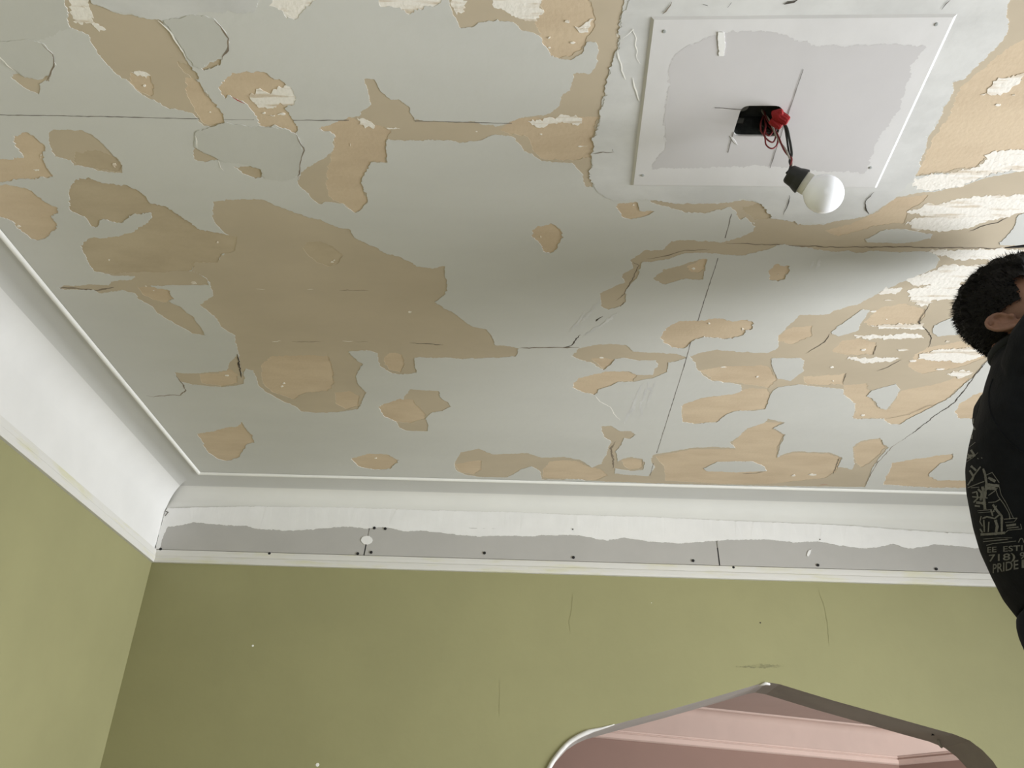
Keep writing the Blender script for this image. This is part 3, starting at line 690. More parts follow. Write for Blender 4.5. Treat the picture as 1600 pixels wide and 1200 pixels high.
poly = [Vector((p.x, p.z)) for p in pl + pu + ps]
poly = [Vector((max(p.x, XL + 0.004), min(p.y, H - RC - 0.004))) for p in poly]
poly = ragged(poly, 700, 0.0016)
def put_back(u, v, w):
    k = min(1, max(0, (v - (H - 0.075)) / 0.03))
    return (u, YB - (0.0090 if w == 0 else 0.0072) * (1 - k) - 0.0012 * k, v)
obj('joint_compound', layer(poly, [], [], 0, 1, put=put_back), M['comp'], cove['back'], label='white filler with a wavy lower edge')
q = [wallpt(573 + 9 * math.cos(t), 844 + 7 * math.sin(t), 0.009) for t in [k * math.pi / 6 for k in range(12)]]
obj('compound_dab', layer(ragged([Vector((p.x, p.z)) for p in q], 701, 0.001), [], [], 0, 1, put=lambda u, v, w: (u, YB - (0.0092 if w == 0 else 0.007), v)), M['comp'], boards[1])
q = [wallpt(x, y, 0.009) for x, y in [(1261,868),(1264,860),(1269,857),(1267,863),(1263,869)]]
obj('compound_dab', layer(ragged([Vector((p.x, p.z)) for p in q], 702, 0.001), [], [], 0, 1, put=lambda u, v, w: (u, YB - (0.0092 if w == 0 else 0.007), v)), M['comp'], boards[2])
for x, y in [(251, 858), (421, 865), (559, 865), (585, 825), (602, 826), (580, 863), (757, 864), (896, 871), (895, 827), (1083, 876), (1146, 887), (1278, 883), (1281, 843), (1463, 889)]:
    p = wallpt(x, y, 0.0085)
    b = boards[0 if x < 571 else 1 if x < 1122 else 2]
    s = 0.0050 if (x, y) not in ((895, 827), (1281, 843)) else 0.0022
    obj('screw', lathe((p.x, YB - 0.0065, p.z), (0, -1, 0), [(0, s), (0.0032, s), (0.0036, s * 0.6)], 10), M['screw'], b)
for x, y in [(241, 797)]:
    r = ray(x, y)
    p = CAM + r * (XL / r.x)
    obj('screw', lathe((XL - 0.001, p.y, p.z), (1, 0, 0), [(0, 0.0042), (0.0030, 0.0042), (0.0034, 0.002)], 10), M['screw'], cove['left'])
# corner splits
for l in ([(258, 799), (262, 800), (257, 806)], [(246, 831), (244, 838), (243, 841)], [(242, 851), (241, 856)]):
    pts = [wallpt(x, y, 0.0105) for x, y in l]
    obj('crack', tube([(p.x + 0.002, YB - 0.0108, p.z) for p in pts], 0.0013, 5), M['crack'], cove['back'])

# ------------------------------------------------------------------ back wall with the pointed arch
ARCH = [(836,1260),(845,1230),(858,1200),(870,1181),(888,1161),(905,1150),(921,1143),(960,1132),(1050,1108),(1120,1088),(1185,1069),(1200,1066),(1218,1069),(1300,1094),(1400,1122),(1450,1136),(1490,1147),(1515,1157),(1535,1172),(1552,1190),(1566,1212),(1576,1240)]
ap = [on_y(x, y, YB) for x, y in ARCH]
xl_, xr_ = ap[0].x, ap[-1].x
arch = [(xl_, 0.0)] + [(p.x, p.z) for p in ap] + [(xr_, 0.0)]
def densify(a, k=3):
    out = []
    for i in range(len(a) - 1):
        for j in range(k):
            out.append((a[i][0] + (a[i + 1][0] - a[i][0]) * j / k, a[i][1] + (a[i + 1][1] - a[i][1]) * j / k))
    return out + [a[-1]]
WTOP = H + 0.05
outer = [Vector((XL - .15, 0)), Vector((XR + .15, 0)), Vector((XR + .15, WTOP)), Vector((XL - .15, WTOP))]
apoly = [Vector(p) for p in arch]
apoly = [Vector((p.x, p.y - 0.001 if p.y == 0 else p.y)) for p in apoly]
V1, F1 = layer(outer, [apoly], [], 0, 1, wall=False, put=lambda u, v, w: (u, YB, v))
wall_back = obj('wall_back', (V1, F1), M['green'], kind='structure')
V2, F2 = layer(outer, [apoly], [], 0, 1, wall=False, put=lambda u, v, w: (u, YB + WT, v))
obj('rear_face', (V2, F2), M['pinkw'], wall_back)
n = len(arch)
V = [(x, YB, z) for x, z in arch] + [(x, YB + WT, z) for x, z in arch]
obj('arch_soffit', (V, [(i, i + 1, n + i + 1, n + i) for i in range(n - 1)]), M['jamb'], wall_back)
# filler on the corner bead along the left flank of the arch
cb = [on_y(x, y, YB - .001) for x, y in ARCH[:7]] + [on_y(x, y, YB - .001) for x, y in ((940, 1138), (960, 1132))]
obj('corner_filler', tube(catmull(cb, 4), [0.007] * 25 + [0.0055 - 0.005 * k / 8 for k in range(8)], 8), M['corner'], wall_back, smooth=True)
tip = on_y(1200, 1067, YB - .001)
obj('corner_filler', tube([tip + Vector((-0.03, 0, -0.010)), tip + Vector((-0.008, 0, -0.002)), tip + Vector((0.006, 0, -0.004))], [0.002, 0.005, 0.003], 8), M['corner'], wall_back, smooth=True)
# nail and hook under the arch
pn = on_y(1457, 1146, YB + 0.07)
obj('nail', lathe((pn.x, pn.y, pn.z + 0.004), (0, 0, -1), [(0, 0.003), (0.008, 0.003), (0.0085, 0.006), (0.010, 0.005)], 8), M['screw'], wall_back)
ph = on_y(1467, 1158, YB + 0.12)
obj('hook', tube(catmull([ph + Vector((0, 0, 0.012)), ph, ph + Vector((0.002, 0, -0.014)), ph + Vector((0.007, 0, -0.018))], 4), 0.004, 8), M['jamb'], wall_back, smooth=True)
# marks on the green paint
for x, y, s in [(1188, 973, 0.003), (395, 1009, 0.004), (496, 1195, 0.0065), (1018, 942, 0.0015)]:
    p = on_y(x, y, YB)
    obj('nail_hole' if x == 1188 else 'paint_chip', lathe((p.x, YB + 0.001, p.z), (0, -1, 0), [(0, s), (0.0016, s * 0.8)], 7), M['crack'] if x == 1188 else M['wcrack'], wall_back)
for l, w in (([(895, 925), (893, 955), (889, 970), (891, 990)], 0.0006), ([(1279, 918), (1280, 928), (1287, 943), (1293, 975), (1295, 1010)], 0.0005), ([(781, 1060), (780, 1120)], 0.0004)):
    c = [on_y(x, y, YB) for x, y in l]
    obj('crack', [[(v[0], YB - 0.0005, v[1]) for v in r] if i == 0 else r for i, r in enumerate(ribbon([Vector((p.x, p.z)) for p in c], w, 0, 800, 0.001))], mat('olive_hairline', (0.235, 0.222, 0.108), 0.9), wall_back)
smu = [on_y(x, y, YB) for x, y in [(1150,1042),(1185,1038),(1215,1039),(1228,1041),(1210,1043),(1180,1044)]]
obj('scuff_mark', layer(ragged([Vector((p.x, p.z)) for p in smu], 801, 0.002), [], [], 0, 1, wall=False, put=lambda u, v, w: (u, YB - 0.0006, v)), mat('dark_scuff', (0.305, 0.29, 0.148), 0.85, 0, (30, 30, 60), (0.19, 0.18, 0.10), contrast=(0.35, 0.6)), wall_back)

# ------------------------------------------------------------------ other walls and floor
obj('wall_left', box_bm((XL - .15, YF - .15, 0), (XL, YB, H + .05)), M['green'], kind='structure')
def holed(u0, u1, z0, z1, h0, h1, hz0, hz1, plane):
    parts = []
    for a, b, c, d in ((u0, h0, z0, z1), (h1, u1, z0, z1), (h0, h1, z0, hz0), (h0, h1, hz1, z1)):
        bm = box_bm(*plane(a, b, c, d))
        me = [v.co.copy() for v in bm.verts]
        bm.verts.index_update()
        parts.append((me, [tuple(v.index for v in f.verts) for f in bm.faces]))
        bm.free()
    return join(*parts)
wr = obj('wall_right', holed(YF - .15, YB, 0, H + .05, 0.32, 2.12, 0.82, 2.38, lambda a, b, c, d: ((XR, a, c), (XR + .24, b, d))), M['green'], kind='structure')
wf = obj('wall_front', holed(XL, XR, 0, H + .05, -0.2, 0.8, 0.72, 2.18, lambda a, b, c, d: ((a, YF - .15, c), (b, YF, d))), M['green'], kind='structure')  # front window opening is added, to go with the fill light
obj('floor', box_bm((XL - 1.7, YF - .2, -0.1), (5.0, 8.5, 0)), M['floor'], kind='structure')
for k, (p, q) in enumerate((((XR + .18, 0.32, 0.82), (XR + .22, 2.12, 2.38)), ((-0.2, YF - .06, 0.72), (0.8, YF - .02, 2.18)))):  # right window frame, then the added front one around the fill light
    a, b = Vector(p), Vector(q)
    ax = 1 if k == 0 else 0
    w = 0.045
    bars = []
    for i in range(4):
        c0, c1 = a.copy(), b.copy()
        if i == 0: c1[ax] = a[ax] + w
        if i == 1: c0[ax] = b[ax] - w
        if i == 2: c1.z = a.z + w
        if i == 3: c0.z = b.z - w
        bars.append((c0, c1))
    bm0 = bmesh.new()
    for c0, c1 in bars:
        t = box_bm(c0, c1)
        me = bpy.data.meshes.new('t')
        t.to_mesh(me)
        t.free()
        bm0.from_mesh(me)
        bpy.data.meshes.remove(me)
    obj('window_%d' % (k + 1), bm0, M['bead'], kind='structure')

# ------------------------------------------------------------------ far room beyond the arch
Z2 = H
p1, p2 = on_z(1097, 1104, Z2), on_z(1396, 1136, Z2)       # two points of the far cornice bead
a1 = math.atan2(p2.y - p1.y, p2.x - p1.x)                # the far room stands askew
FC = Vector((3.07, 7.815))
D1 = Vector((-math.cos(a1), -math.sin(a1)))
D2 = Vector((math.cos(math.radians(-60)), math.sin(math.radians(-60))))
N1, N2 = Vector((-D1.y, D1.x)), Vector((D2.y, -D2.x))
N1 = N1 if N1.y < 0 else -N1
N2 = N2 if N2.x < 0 else -N2
FY = FC.y
def far_path(o, d):
    """points along the far cornice: long wall, corner, side wall"""
    det = N1.x * N2.y - N1.y * N2.x
    k = Vector(((o * N2.y - N1.y * o) / det, (N1.x * o - o * N2.x) / det))
    c = FC + k
    a, b = c + D1 * 6.4, c + D2 * 3.4
    return [Vector((q.x, q.y, H - d)) for q in (a, c, b)]
def far_run(pr):
    V = []
    for o, d in pr:
        V += far_path(o, d)
    Fc = []
    for i in range(len(pr) - 1):
        for k in range(2):
            Fc.append((3 * i + k, 3 * i + k + 1, 3 * i + k + 4, 3 * i + k + 3))
    return V, Fc
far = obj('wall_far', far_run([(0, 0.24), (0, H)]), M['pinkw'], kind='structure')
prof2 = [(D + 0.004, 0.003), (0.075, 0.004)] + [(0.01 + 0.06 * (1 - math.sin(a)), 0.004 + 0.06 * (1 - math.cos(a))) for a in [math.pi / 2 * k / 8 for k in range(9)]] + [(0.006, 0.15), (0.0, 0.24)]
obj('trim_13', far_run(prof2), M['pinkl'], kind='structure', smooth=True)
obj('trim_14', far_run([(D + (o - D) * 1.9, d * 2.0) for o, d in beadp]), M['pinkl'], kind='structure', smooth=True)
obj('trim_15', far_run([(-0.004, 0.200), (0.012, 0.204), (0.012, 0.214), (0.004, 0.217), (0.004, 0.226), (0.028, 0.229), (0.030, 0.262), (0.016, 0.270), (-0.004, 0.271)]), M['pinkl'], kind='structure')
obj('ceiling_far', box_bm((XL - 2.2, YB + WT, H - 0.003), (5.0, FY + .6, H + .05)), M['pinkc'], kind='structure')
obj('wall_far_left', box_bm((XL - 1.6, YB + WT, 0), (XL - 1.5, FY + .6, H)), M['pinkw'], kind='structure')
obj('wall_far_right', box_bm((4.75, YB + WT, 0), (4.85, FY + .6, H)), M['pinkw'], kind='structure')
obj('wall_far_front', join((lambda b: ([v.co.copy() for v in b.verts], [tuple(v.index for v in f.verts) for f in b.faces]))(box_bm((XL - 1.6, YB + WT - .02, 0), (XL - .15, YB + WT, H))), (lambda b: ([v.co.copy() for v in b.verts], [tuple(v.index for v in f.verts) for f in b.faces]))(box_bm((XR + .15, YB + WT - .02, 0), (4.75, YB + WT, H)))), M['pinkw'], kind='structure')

# ------------------------------------------------------------------ fixture box in the ceiling
bc = sum((Vector(p) for p in BOXQ), Vector((0, 0))) / 4
jb = thing('junction_box', 'open black electrical box set into the grey ceiling panel', 'electrical box', (bc.x, bc.y, H))
inner = round_quad(grow(BOXQ, 0.001), 0.016)
outer_q = round_quad(grow(BOXQ, 0.006), 0.018)
nb = len(inner)
def ring(q, z):
    return [(p.x, p.y, z) for p in q]
top_z = H + 0.045
V = ring(outer_q, H - 0.0030) + ring(inner, H - 0.0044) + ring(inner, top_z) + ring(outer_q, top_z + 0.002)
Fc = []
for k in range(nb):
    j = (k + 1) % nb
    for r in range(3):
        Fc.append((r * nb + k, r * nb + j, (r + 1) * nb + j, (r + 1) * nb + k))
Fc.append(tuple(2 * nb + k for k in range(nb)))
obj('box_shell', (V, Fc), M['boxm'], jb)
for dx, dy in ((-0.02, 0.012), (0.02, -0.008)):
    obj('knockout', lathe((bc.x + dx, bc.y + dy, top_z), (0, 0, -1), [(0, 0.010), (0.0015, 0.010), (0.002, 0.008)], 16), M['steel'], jb)
for dx in (-0.032,):
    obj('mounting_ear', box_bm((bc.x + dx - 0.006, bc.y - 0.006, H - 0.004), (bc.x + dx + 0.006, bc.y + 0.006, H - 0.002), 0.0005), M['black'], jb)

# ------------------------------------------------------------------ bare bulb on its pigtail socket
bd = 1.42
bcen = at(1287, 303, bd)
R_b = 30.5 / F * bd
axis = (RT * 0.80 - UP * 0.56 - fw * 0.22).normalized()
ax_pt = lambda t: bcen + axis * t
lamp = thing('pendant_lamp', 'bare white globe bulb in a black socket hanging by loose wires', 'lamp', (bc.x, bc.y, H))
gl = []
for k in range(0, 19):
    a = math.pi * k / 18
    gl.append((-R_b * math.cos(a) if k else -R_b, R_b * math.sin(a)))
neck = [(-R_b * 1.42, R_b * 0.46), (-R_b * 1.12, R_b * 0.48), (-R_b * 0.95, R_b * 0.52), (-R_b * 0.86, R_b * 0.56)]
body = neck + [(h, r) for h, r in gl if h > -R_b * 0.80]
body[-1] = (R_b, 0.0003)
bulb = obj('bulb', lathe(bcen, axis, body, 40), M['bulb'], lamp, smooth=True)
obj('bulb_base', lathe(bcen, axis, [(-R_b * 1.75, R_b * 0.50), (-R_b * 1.20, R_b * 0.56), (-R_b * 0.93, R_b * 0.575), (-R_b * 0.90, R_b * 0.53)], 32), M['collar'], bulb, smooth=False)
so = [(-R_b * 2.12, R_b * 0.20), (-R_b * 2.10, R_b * 0.42), (-R_b * 2.02, R_b * 0.49), (-R_b * 1.65, R_b * 0.54), (-R_b * 1.50, R_b * 0.60), (-R_b * 1.30, R_b * 0.66), (-R_b * 1.24, R_b * 0.665), (-R_b * 1.22, R_b * 0.62), (-R_b * 1.28, R_b * 0.57)]
obj('socket', lathe(bcen, axis, so, 36), M['black'], lamp, smooth=False)
send = ax_pt(-R_b * 2.08)
off = RT * 0.004
# depth of a wire pixel, from the box (behind) to the socket
zb, zs = (on_z(1190, 195, H + 0.01) - CAM).dot(fw), (send - CAM).dot(fw)
def wp(x, y, t):
    return at(x, y, zb + (zs - zb) * t)
cord_c = catmull([wp(1191, 172, -0.12), wp(1196, 180, 0.05), wp(1208, 200, 0.3), wp(1221, 225, 0.6), wp(1232, 243, 0.82), wp(1237, 252, 0.93), send + RT * 0.002], 8)
def twist(c, r, turns, ph):
    out = []
    for i, p in enumerate(c):
        t = (c[min(i + 1, len(c) - 1)] - c[max(i - 1, 0)]).normalized()
        a = t.orthogonal().normalized()
        b = t.cross(a)
        th = ph + turns * 2 * math.pi * i / len(c)
        out.append(p + (a * math.cos(th) + b * math.sin(th)) * r)
    return out
obj('wire', tube(twist(cord_c, 0.0013, 3, 0), 0.0017, 8), M['grw'], lamp, smooth=True, label='grey twisted wire')
obj('wire', tube(twist(cord_c, 0.0013, 3, math.pi), 0.0016, 8), M['redw'], lamp, smooth=True, label='dark red twisted wire')
obj('wire', tube(catmull([wp(1216, 188, 0.72), wp(1228, 197, 0.66), wp(1233, 215, 0.70), wp(1237, 240, 0.75), wp(1234, 252, 0.9), wp(1236, 262, 0.97), send - RT * 0.003], 8), 0.0022, 8), M['black'], lamp, smooth=True, label='black wire looping outside the box')
obj('wire', tube(catmull([wp(1214, 188, 0.70), wp(1225, 195, 0.64), wp(1229, 214, 0.66), wp(1233, 240, 0.7), wp(1237, 250, 0.9), send], 8), 0.0018, 8), M['black'], lamp, smooth=True)
for l in ([(1196, 176, -.1), (1189, 190, .05), (1189, 204, .1), (1195, 214, .16), (1197, 226, .22), (1205, 232, .25), (1213, 228, .22), (1215, 216, .15), (1208, 205, .1), (1200, 196, 0.0)],
          [(1194, 182, -.05), (1196, 196, .08), (1194, 210, .15), (1200, 219, .18), (1208, 222, .18), (1212, 212, .1), (1209, 200, 0.02)],
          [(1204, 190, 0), (1207, 204, .1), (1202, 212, .15), (1196, 206, .1), (1198, 192, 0)]):
    obj('wire', tube(catmull([wp(*p) for p in l], 8), 0.00145, 8), M['redw'], lamp, smooth=True, label='dark red wire loop')
for l in ([(1186, 203, .0), (1198, 207, .1), (1208, 204, .05), (1212, 196, 0.0)], [(1188, 194, -.05), (1200, 203, .06), (1209, 206, .1), (1213, 202, .2)]):
    obj('wire', tube(catmull([wp(*p) for p in l], 8), 0.0020, 8), M['black'], lamp, smooth=True, label='short black wire inside the box')
# red wire connectors: fluted cones
def wirenut(p0, p1, r):
    ax = (Vector(p1) - Vector(p0))
    L = ax.length
    ax.normalize()
    a = ax.orthogonal().normalized()
    b = ax.cross(a)
    V, Fc = [], []
    n = 24
    pr = [(0, 0.55), (0.06, 0.85), (0.25, 0.95), (0.55, 1.0), (0.72, 1.12), (0.92, 1.12), (1.0, 0.9)]
    for h, rr in pr:
        for k in range(n):
            t = 2 * math.pi * k / n
            q = r * rr * (1 + (0.07 if k % 2 and 0.1 < h < 0.7 else 0))
            V.append(Vector(p0) + ax * (L * h) + (a * math.cos(t) + b * math.sin(t)) * q)
    for i in range(len(pr) - 1):
        for k in range(n):
            Fc.append((i * n + k, i * n + (k + 1) % n, (i + 1) * n + (k + 1) % n, (i + 1) * n + k))
    Fc += [tuple(range(n - 1, -1, -1)), tuple((len(pr) - 1) * n + k for k in range(n))]
    return V, Fc
obj('wire_connector', wirenut(wp(1232, 190, .80), wp(1211, 178, .76), 0.0092), M['red'], lamp, smooth=False)
obj('wire_connector', wirenut(wp(1221, 199, .66), wp(1205, 186, .64), 0.0075), M['red'], lamp, smooth=False)
obj('wire_connector', wirenut(wp(1224, 175, .88), wp(1207, 181, .74), 0.0074), M['red'], lamp, smooth=False)
# pale chip painting in the lit cut edge at one corner of the opening
chip = C([(1141, 212), (1144, 214), (1150, 221), (1152, 226), (1147, 222), (1143, 217)], ZP)
obj('lit_edge_chip', layer(chip, [], [], ZP - 0.0010, ZP), M['pcomp'], panel)

# ------------------------------------------------------------------ the man, seen from behind at the right edge, looking up at the ceiling
MS = {
    'skin': mat('warm_brown_skin', (0.21, 0.105, 0.070), 0.5, 0.12, (40, 40, 40), spec=0.4),
    'hair': mat('black_hair', (0.005, 0.0045, 0.0045), 0.6, spec=0.15),
    'knit': mat('black_navy_cotton', (0.010, 0.0115, 0.0155), 0.9, 0.3, (30, 30, 30), bump=0.25, bscale=180, spec=0.15),
    'jean': mat('dark_navy_trousers', (0.010, 0.012, 0.022), 0.9, 0.25, (60, 60, 60), spec=0.15),
    'print': mat('grey_screen_print', (0.19, 0.19, 0.185), 0.8, 0.35, (120, 120, 120)),
    'boot': mat('tan_work_boot', (0.19, 0.11, 0.05), 0.7),
    'eye': mat('eye_white', (0.7, 0.68, 0.65), 0.2),
    'plank': mat('raw_plank', (0.45, 0.33, 0.20), 0.8, 0.3, (2, 20, 20)),
}
PHI, PSI, PIT = math.radians(-12), math.radians(-52), math.radians(14)
Z = Vector((0, 0, 1))
f_t = Vector((math.cos(PHI), math.sin(PHI), 0))
l_t = Vector((-math.sin(PHI), math.cos(PHI), 0))
DM = 1.66


def sil(x, y, a, b, d=DM):
    """ring centre so that the ring's left outline meets the sight line through (x, y)"""
    p = at(x, y, d)
    v = (p - CAM)
    v.z = 0
    v.normalize()
    r = Vector((v.y, -v.x, 0))
    e = math.sqrt((a * f_t.dot(r)) ** 2 + (b * l_t.dot(r)) ** 2)
    return p + r * e


def loft(rings, n=36, sq=2.0):
    """rings: (centre, vector a, vector b)"""
    V, Fc = [], []
    for c, a, b in rings:
        for k in range(n):
            t = 2 * math.pi * k / n
            ct, st = math.cos(t), math.sin(t)
            ct = math.copysign(abs(ct) ** (2 / sq), ct)
            st = math.copysign(abs(st) ** (2 / sq), st)
            V.append(Vector(c) + a * ct + b * st)
    for i in range(len(rings) - 1):
        for k in range(n):
            Fc.append((i * n + k, i * n + (k + 1) % n, (i + 1) * n + (k + 1) % n, (i + 1) * n + k))
    Fc += [tuple(range(n - 1, -1, -1)), tuple((len(rings) - 1) * n + k for k in range(n))]
    return V, Fc


def ell(c, ax, n=20, m=14):
    """ellipsoid, ax = three vectors"""
    V, Fc = [], []
    for i in range(1, m):
        ph = math.pi * i / m
        for k in range(n):
            t = 2 * math.pi * k / n
            V.append(Vector(c) + ax[0] * math.sin(ph) * math.cos(t) + ax[1] * math.sin(ph) * math.sin(t) + ax[2] * math.cos(ph))
    for i in range(m - 2):
        for k in range(n):
            Fc.append((i * n + k, (i + 1) * n + k, (i + 1) * n + (k + 1) % n, i * n + (k + 1) % n))
    V += [Vector(c) + ax[2], Vector(c) - ax[2]]
    o = (m - 1) * n
    for k in range(n):
        Fc.append((o, k, (k + 1) % n))
        Fc.append((o + 1, (m - 2) * n + (k + 1) % n, (m - 2) * n + k))
    return V, Fc


def ball(c, r):
    return ell(c, (Vector((r, 0, 0)), Vector((0, r, 0)), Vector((0, 0, r))), 14, 10)


def limb(pts, rs, k=5, n=16):
    pts = [Vector(p) for p in pts]
    c = catmull(pts, k)
    r = []
    for i in range(len(pts) - 1):
        r += [rs[i] + (rs[i + 1] - rs[i]) * j / k for j in range(k)]
    r.append(rs[-1])
    return join(tube(c, r, n), ball(pts[0], rs[0] * 0.97), ball(pts[-1], rs[-1] * 0.97))


def union(name, parts, m, parent, voxel, smooth=2, fac=0.5):
    me = bpy.data.meshes.new(name)
    V, Fc = join(*parts)
    me.from_pydata([tuple(v) for v in V], [], Fc)
    o = bpy.data.objects.new(name, me)
    COL.objects.link(o)
    md = o.modifiers.new('r', 'REMESH')
    md.mode, md.voxel_size = 'VOXEL', voxel
    if smooth:
        s = o.modifiers.new('s', 'SMOOTH')
        s.iterations, s.factor = smooth, fac
    bpy.context.view_layer.update()
    new = bpy.data.meshes.new_from_object(o.evaluated_get(bpy.context.evaluated_depsgraph_get()))
    o.modifiers.clear()
    o.data = new
    bpy.data.meshes.remove(me)
    new.name = name
    new.materials.clear()
    new.materials.append(m)
    new.polygons.foreach_set('use_smooth', [True] * len(new.polygons))
    if parent is not None:
        o.parent = parent
        o.matrix_parent_inverse = parent.matrix_world.inverted()
    return o


# torso rings: pixel of the left outline, half depth, half width
TR = [(1553,566,.060,.064), (1546,580,.075,.095), (1537,600,.090,.135), (1523,648,.112,.180), (1511,695,.124,.192), (1507,725,.128,.192), (1509,760,.128,.188),
      (1519,812,.124,.182), (1530,850,.121,.178), (1548,890,.117,.174), (1566,926,.116,.172), (1590,957,.114,.172)]
tor = [(sil(x, y, a, b), f_t * a, l_t * b) for x, y, a, b in TR]
neckc = tor[0][0]
hem = tor[-1][0]
SEAT = [(1588,957,.118,.172), (1589,975,.124,.175), (1594,992,.127,.176), (1603,1012,.126,.175)]
seat = [(sil(x, y, a, b), f_t * a, l_t * b) for x, y, a, b in SEAT]
pel = seat[-1][0]
shz = tor[3][0]
FEET = pel.z - 0.90
man = thing('person', 'person with short black hair in black shirt with grey back print, facing away', 'person', (pel.x, pel.y, FEET))

# head frame: canal between the ears
can = at(1580, 499, 1.60)
f_h = Vector((math.cos(PSI), math.sin(PSI), 0))
l_h = Vector((-math.sin(PSI), math.cos(PSI), 0))
g = (f_h * math.cos(PIT) + Z * math.sin(PIT)).normalized()      # where the face points
u = (Z * math.cos(PIT) - f_h * math.sin(PIT)).normalized()      # crown
hc = can + l_h * 0.074                                            # mid head, between the ears
HP = lambda x, y, z: hc + g * x + l_h * y + u * z
hv = lambda a, b, c: (g * a, l_h * b, u * c)
cran = ell(HP(0.004, 0, 0.050), hv(0.091, 0.074, 0.087), 32, 24)
parts = [cran, ell(HP(0.036, 0, -0.022), hv(0.060, 0.062, 0.086)), ell(HP(0.062, 0, -0.088), hv(0.026, 0.028, 0.024)), ell(HP(0.070, 0, 0.012), hv(0.024, 0.055, 0.016)),
         tube([HP(0.090, 0, 0.008), HP(0.104, 0, -0.014), HP(0.116, 0, -0.032)], [0.008, 0.011, 0.014], 12), ell(HP(0.110, 0, -0.036), hv(0.013, 0.019, 0.010)),
         ell(HP(0.092, 0, -0.060), hv(0.010, 0.025, 0.007)), ell(HP(0.090, 0, -0.070), hv(0.010, 0.022, 0.008)),
         ell(HP(0.010, 0.058, -0.055), hv(0.035, 0.012, 0.028)), ell(HP(0.010, -0.058, -0.055), hv(0.035, 0.012, 0.028)),
         limb([HP(-0.030, 0, -0.030), (HP(-0.03, 0, -0.07) + neckc) / 2 + f_t * 0.012, neckc - Z * 0.03 + f_t * 0.002], [0.060, 0.056, 0.062])]
def ear(s):
    ct, st = math.cos(0.75), math.sin(0.75)
    e0 = lambda x, z, o: HP(x * ct - z * st, s * (0.074 + o), x * st + z * ct)
    n_o = l_h * s
    gx, uz = g * ct + u * st, u * ct - g * st
    out = [ell(e0(-0.013, 0.003, 0.008), (gx * 0.017 - n_o * 0.006, n_o * 0.004, uz * 0.030))]
    rim = [e0(0.004, 0.004, 0.006), e0(0.006, 0.016, 0.009), e0(0.001, 0.028, 0.012), e0(-0.011, 0.034, 0.016), e0(-0.023, 0.029, 0.020), e0(-0.030, 0.014, 0.022), e0(-0.029, -0.002, 0.020), e0(-0.021, -0.018, 0.016), e0(-0.010, -0.027, 0.011)]
    out.append(tube(catmull(rim, 6), 0.0040, 8))
    out.append(tube(catmull([e0(-0.008, 0.022, 0.012), e0(-0.018, 0.015, 0.016), e0(-0.020, 0.0, 0.016), e0(-0.014, -0.014, 0.014)], 6), 0.0034, 8))
    out.append(ell(e0(0.004, -0.003, 0.007), (gx * 0.0055, n_o * 0.007, uz * 0.008)))
    out.append(ell(e0(-0.007, -0.026, 0.008), (gx * 0.011, n_o * 0.006, uz * 0.010)))
    return out
parts += ear(-1) + ear(1)
# trunk under the clothes
parts.append(loft([(c - Z * 0.0, a * 0.86, b * 0.86) for c, a, b in tor]))
parts.append(loft([(hem, f_t * 0.10, l_t * 0.15), (seat[1][0], f_t * 0.105, l_t * 0.155), (pel, f_t * 0.10, l_t * 0.15), (pel - Z * 0.05, f_t * 0.08, l_t * 0.13)]))
legs, arms = [], []
for s in (-1, 1):
    hip = pel + l_t * s * 0.088
    knee = Vector((pel.x, pel.y, FEET + 0.47)) + l_t * s * 0.10 + f_t * 0.03
    ank = Vector((pel.x, pel.y, FEET + 0.09)) + l_t * s * 0.11 - f_t * 0.01
    legs.append((hip, knee, ank))
    sh = shz + l_t * s * 0.165 + Z * 0.035
    elb = sh + f_t * 0.155 + l_t * s * 0.04 - Z * 0.225
    wr_ = elb + f_t * 0.225 - l_t * s * 0.05 + Z * 0.06
    arms.append((sh, elb, wr_, s))
for hip, knee, ank in legs:
    parts.append(limb([hip, (hip + knee) / 2 + f_t * 0.012, knee, (knee + ank) / 2 - f_t * 0.015, ank], [0.078, 0.068, 0.052, 0.050, 0.036]))
    parts.append(limb([ank - f_t * 0.03 - Z * 0.05, ank + f_t * 0.07 - Z * 0.055, ank + f_t * 0.15 - Z * 0.062], [0.034, 0.034, 0.026]))
for sh, elb, w_, s in arms:
    parts.append(limb([sh, (sh + elb) / 2, elb], [0.052, 0.046, 0.038]))
    parts.append(limb([elb, elb.lerp(w_, 0.35), w_], [0.038, 0.040, 0.026]))
    # relaxed hand held in front: palm, four fingers, thumb
    d = (f_t * 0.95 + Z * 0.15 - l_t * s * 0.2).normalized()
    sd = Z
    fo_ = -l_t * s
    palm = w_ + d * 0.055
    parts.append(ell(palm, (sd * 0.041, fo_ * 0.015, d * 0.052)))
    for k, (o, L) in enumerate(((0.030, 0.068), (0.010, 0.078), (-0.011, 0.072), (-0.031, 0.056))):
        b0 = palm + sd * o + d * 0.034
        b1 = b0 + d * (L * 0.45) + fo_ * 0.006 + sd * o * 0.12
        b2 = b1 + d * (L * 0.25) + fo_ * (0.012)
        b3 = b2 + d * (L * 0.10) + fo_ * (0.020)
        parts.append(limb([b0, b1, b2, b3], [0.0095, 0.0088, 0.008, 0.0068], 4, 10))
    t0 = palm + sd * 0.030 - d * 0.028
    parts.append(limb([t0, t0 + sd * 0.024 + d * 0.022 + fo_ * 0.006, t0 + sd * 0.036 + d * 0.048 + fo_ * 0.012], [0.0125, 0.0105, 0.008], 4, 10))
body = union('body', parts, MS['skin'], man, 0.0034, 3, 0.4)
for s in (-1, 1):
    obj('eye', ball(HP(0.081, s * 0.032, -0.002), 0.0118), MS['eye'], body, smooth=True)

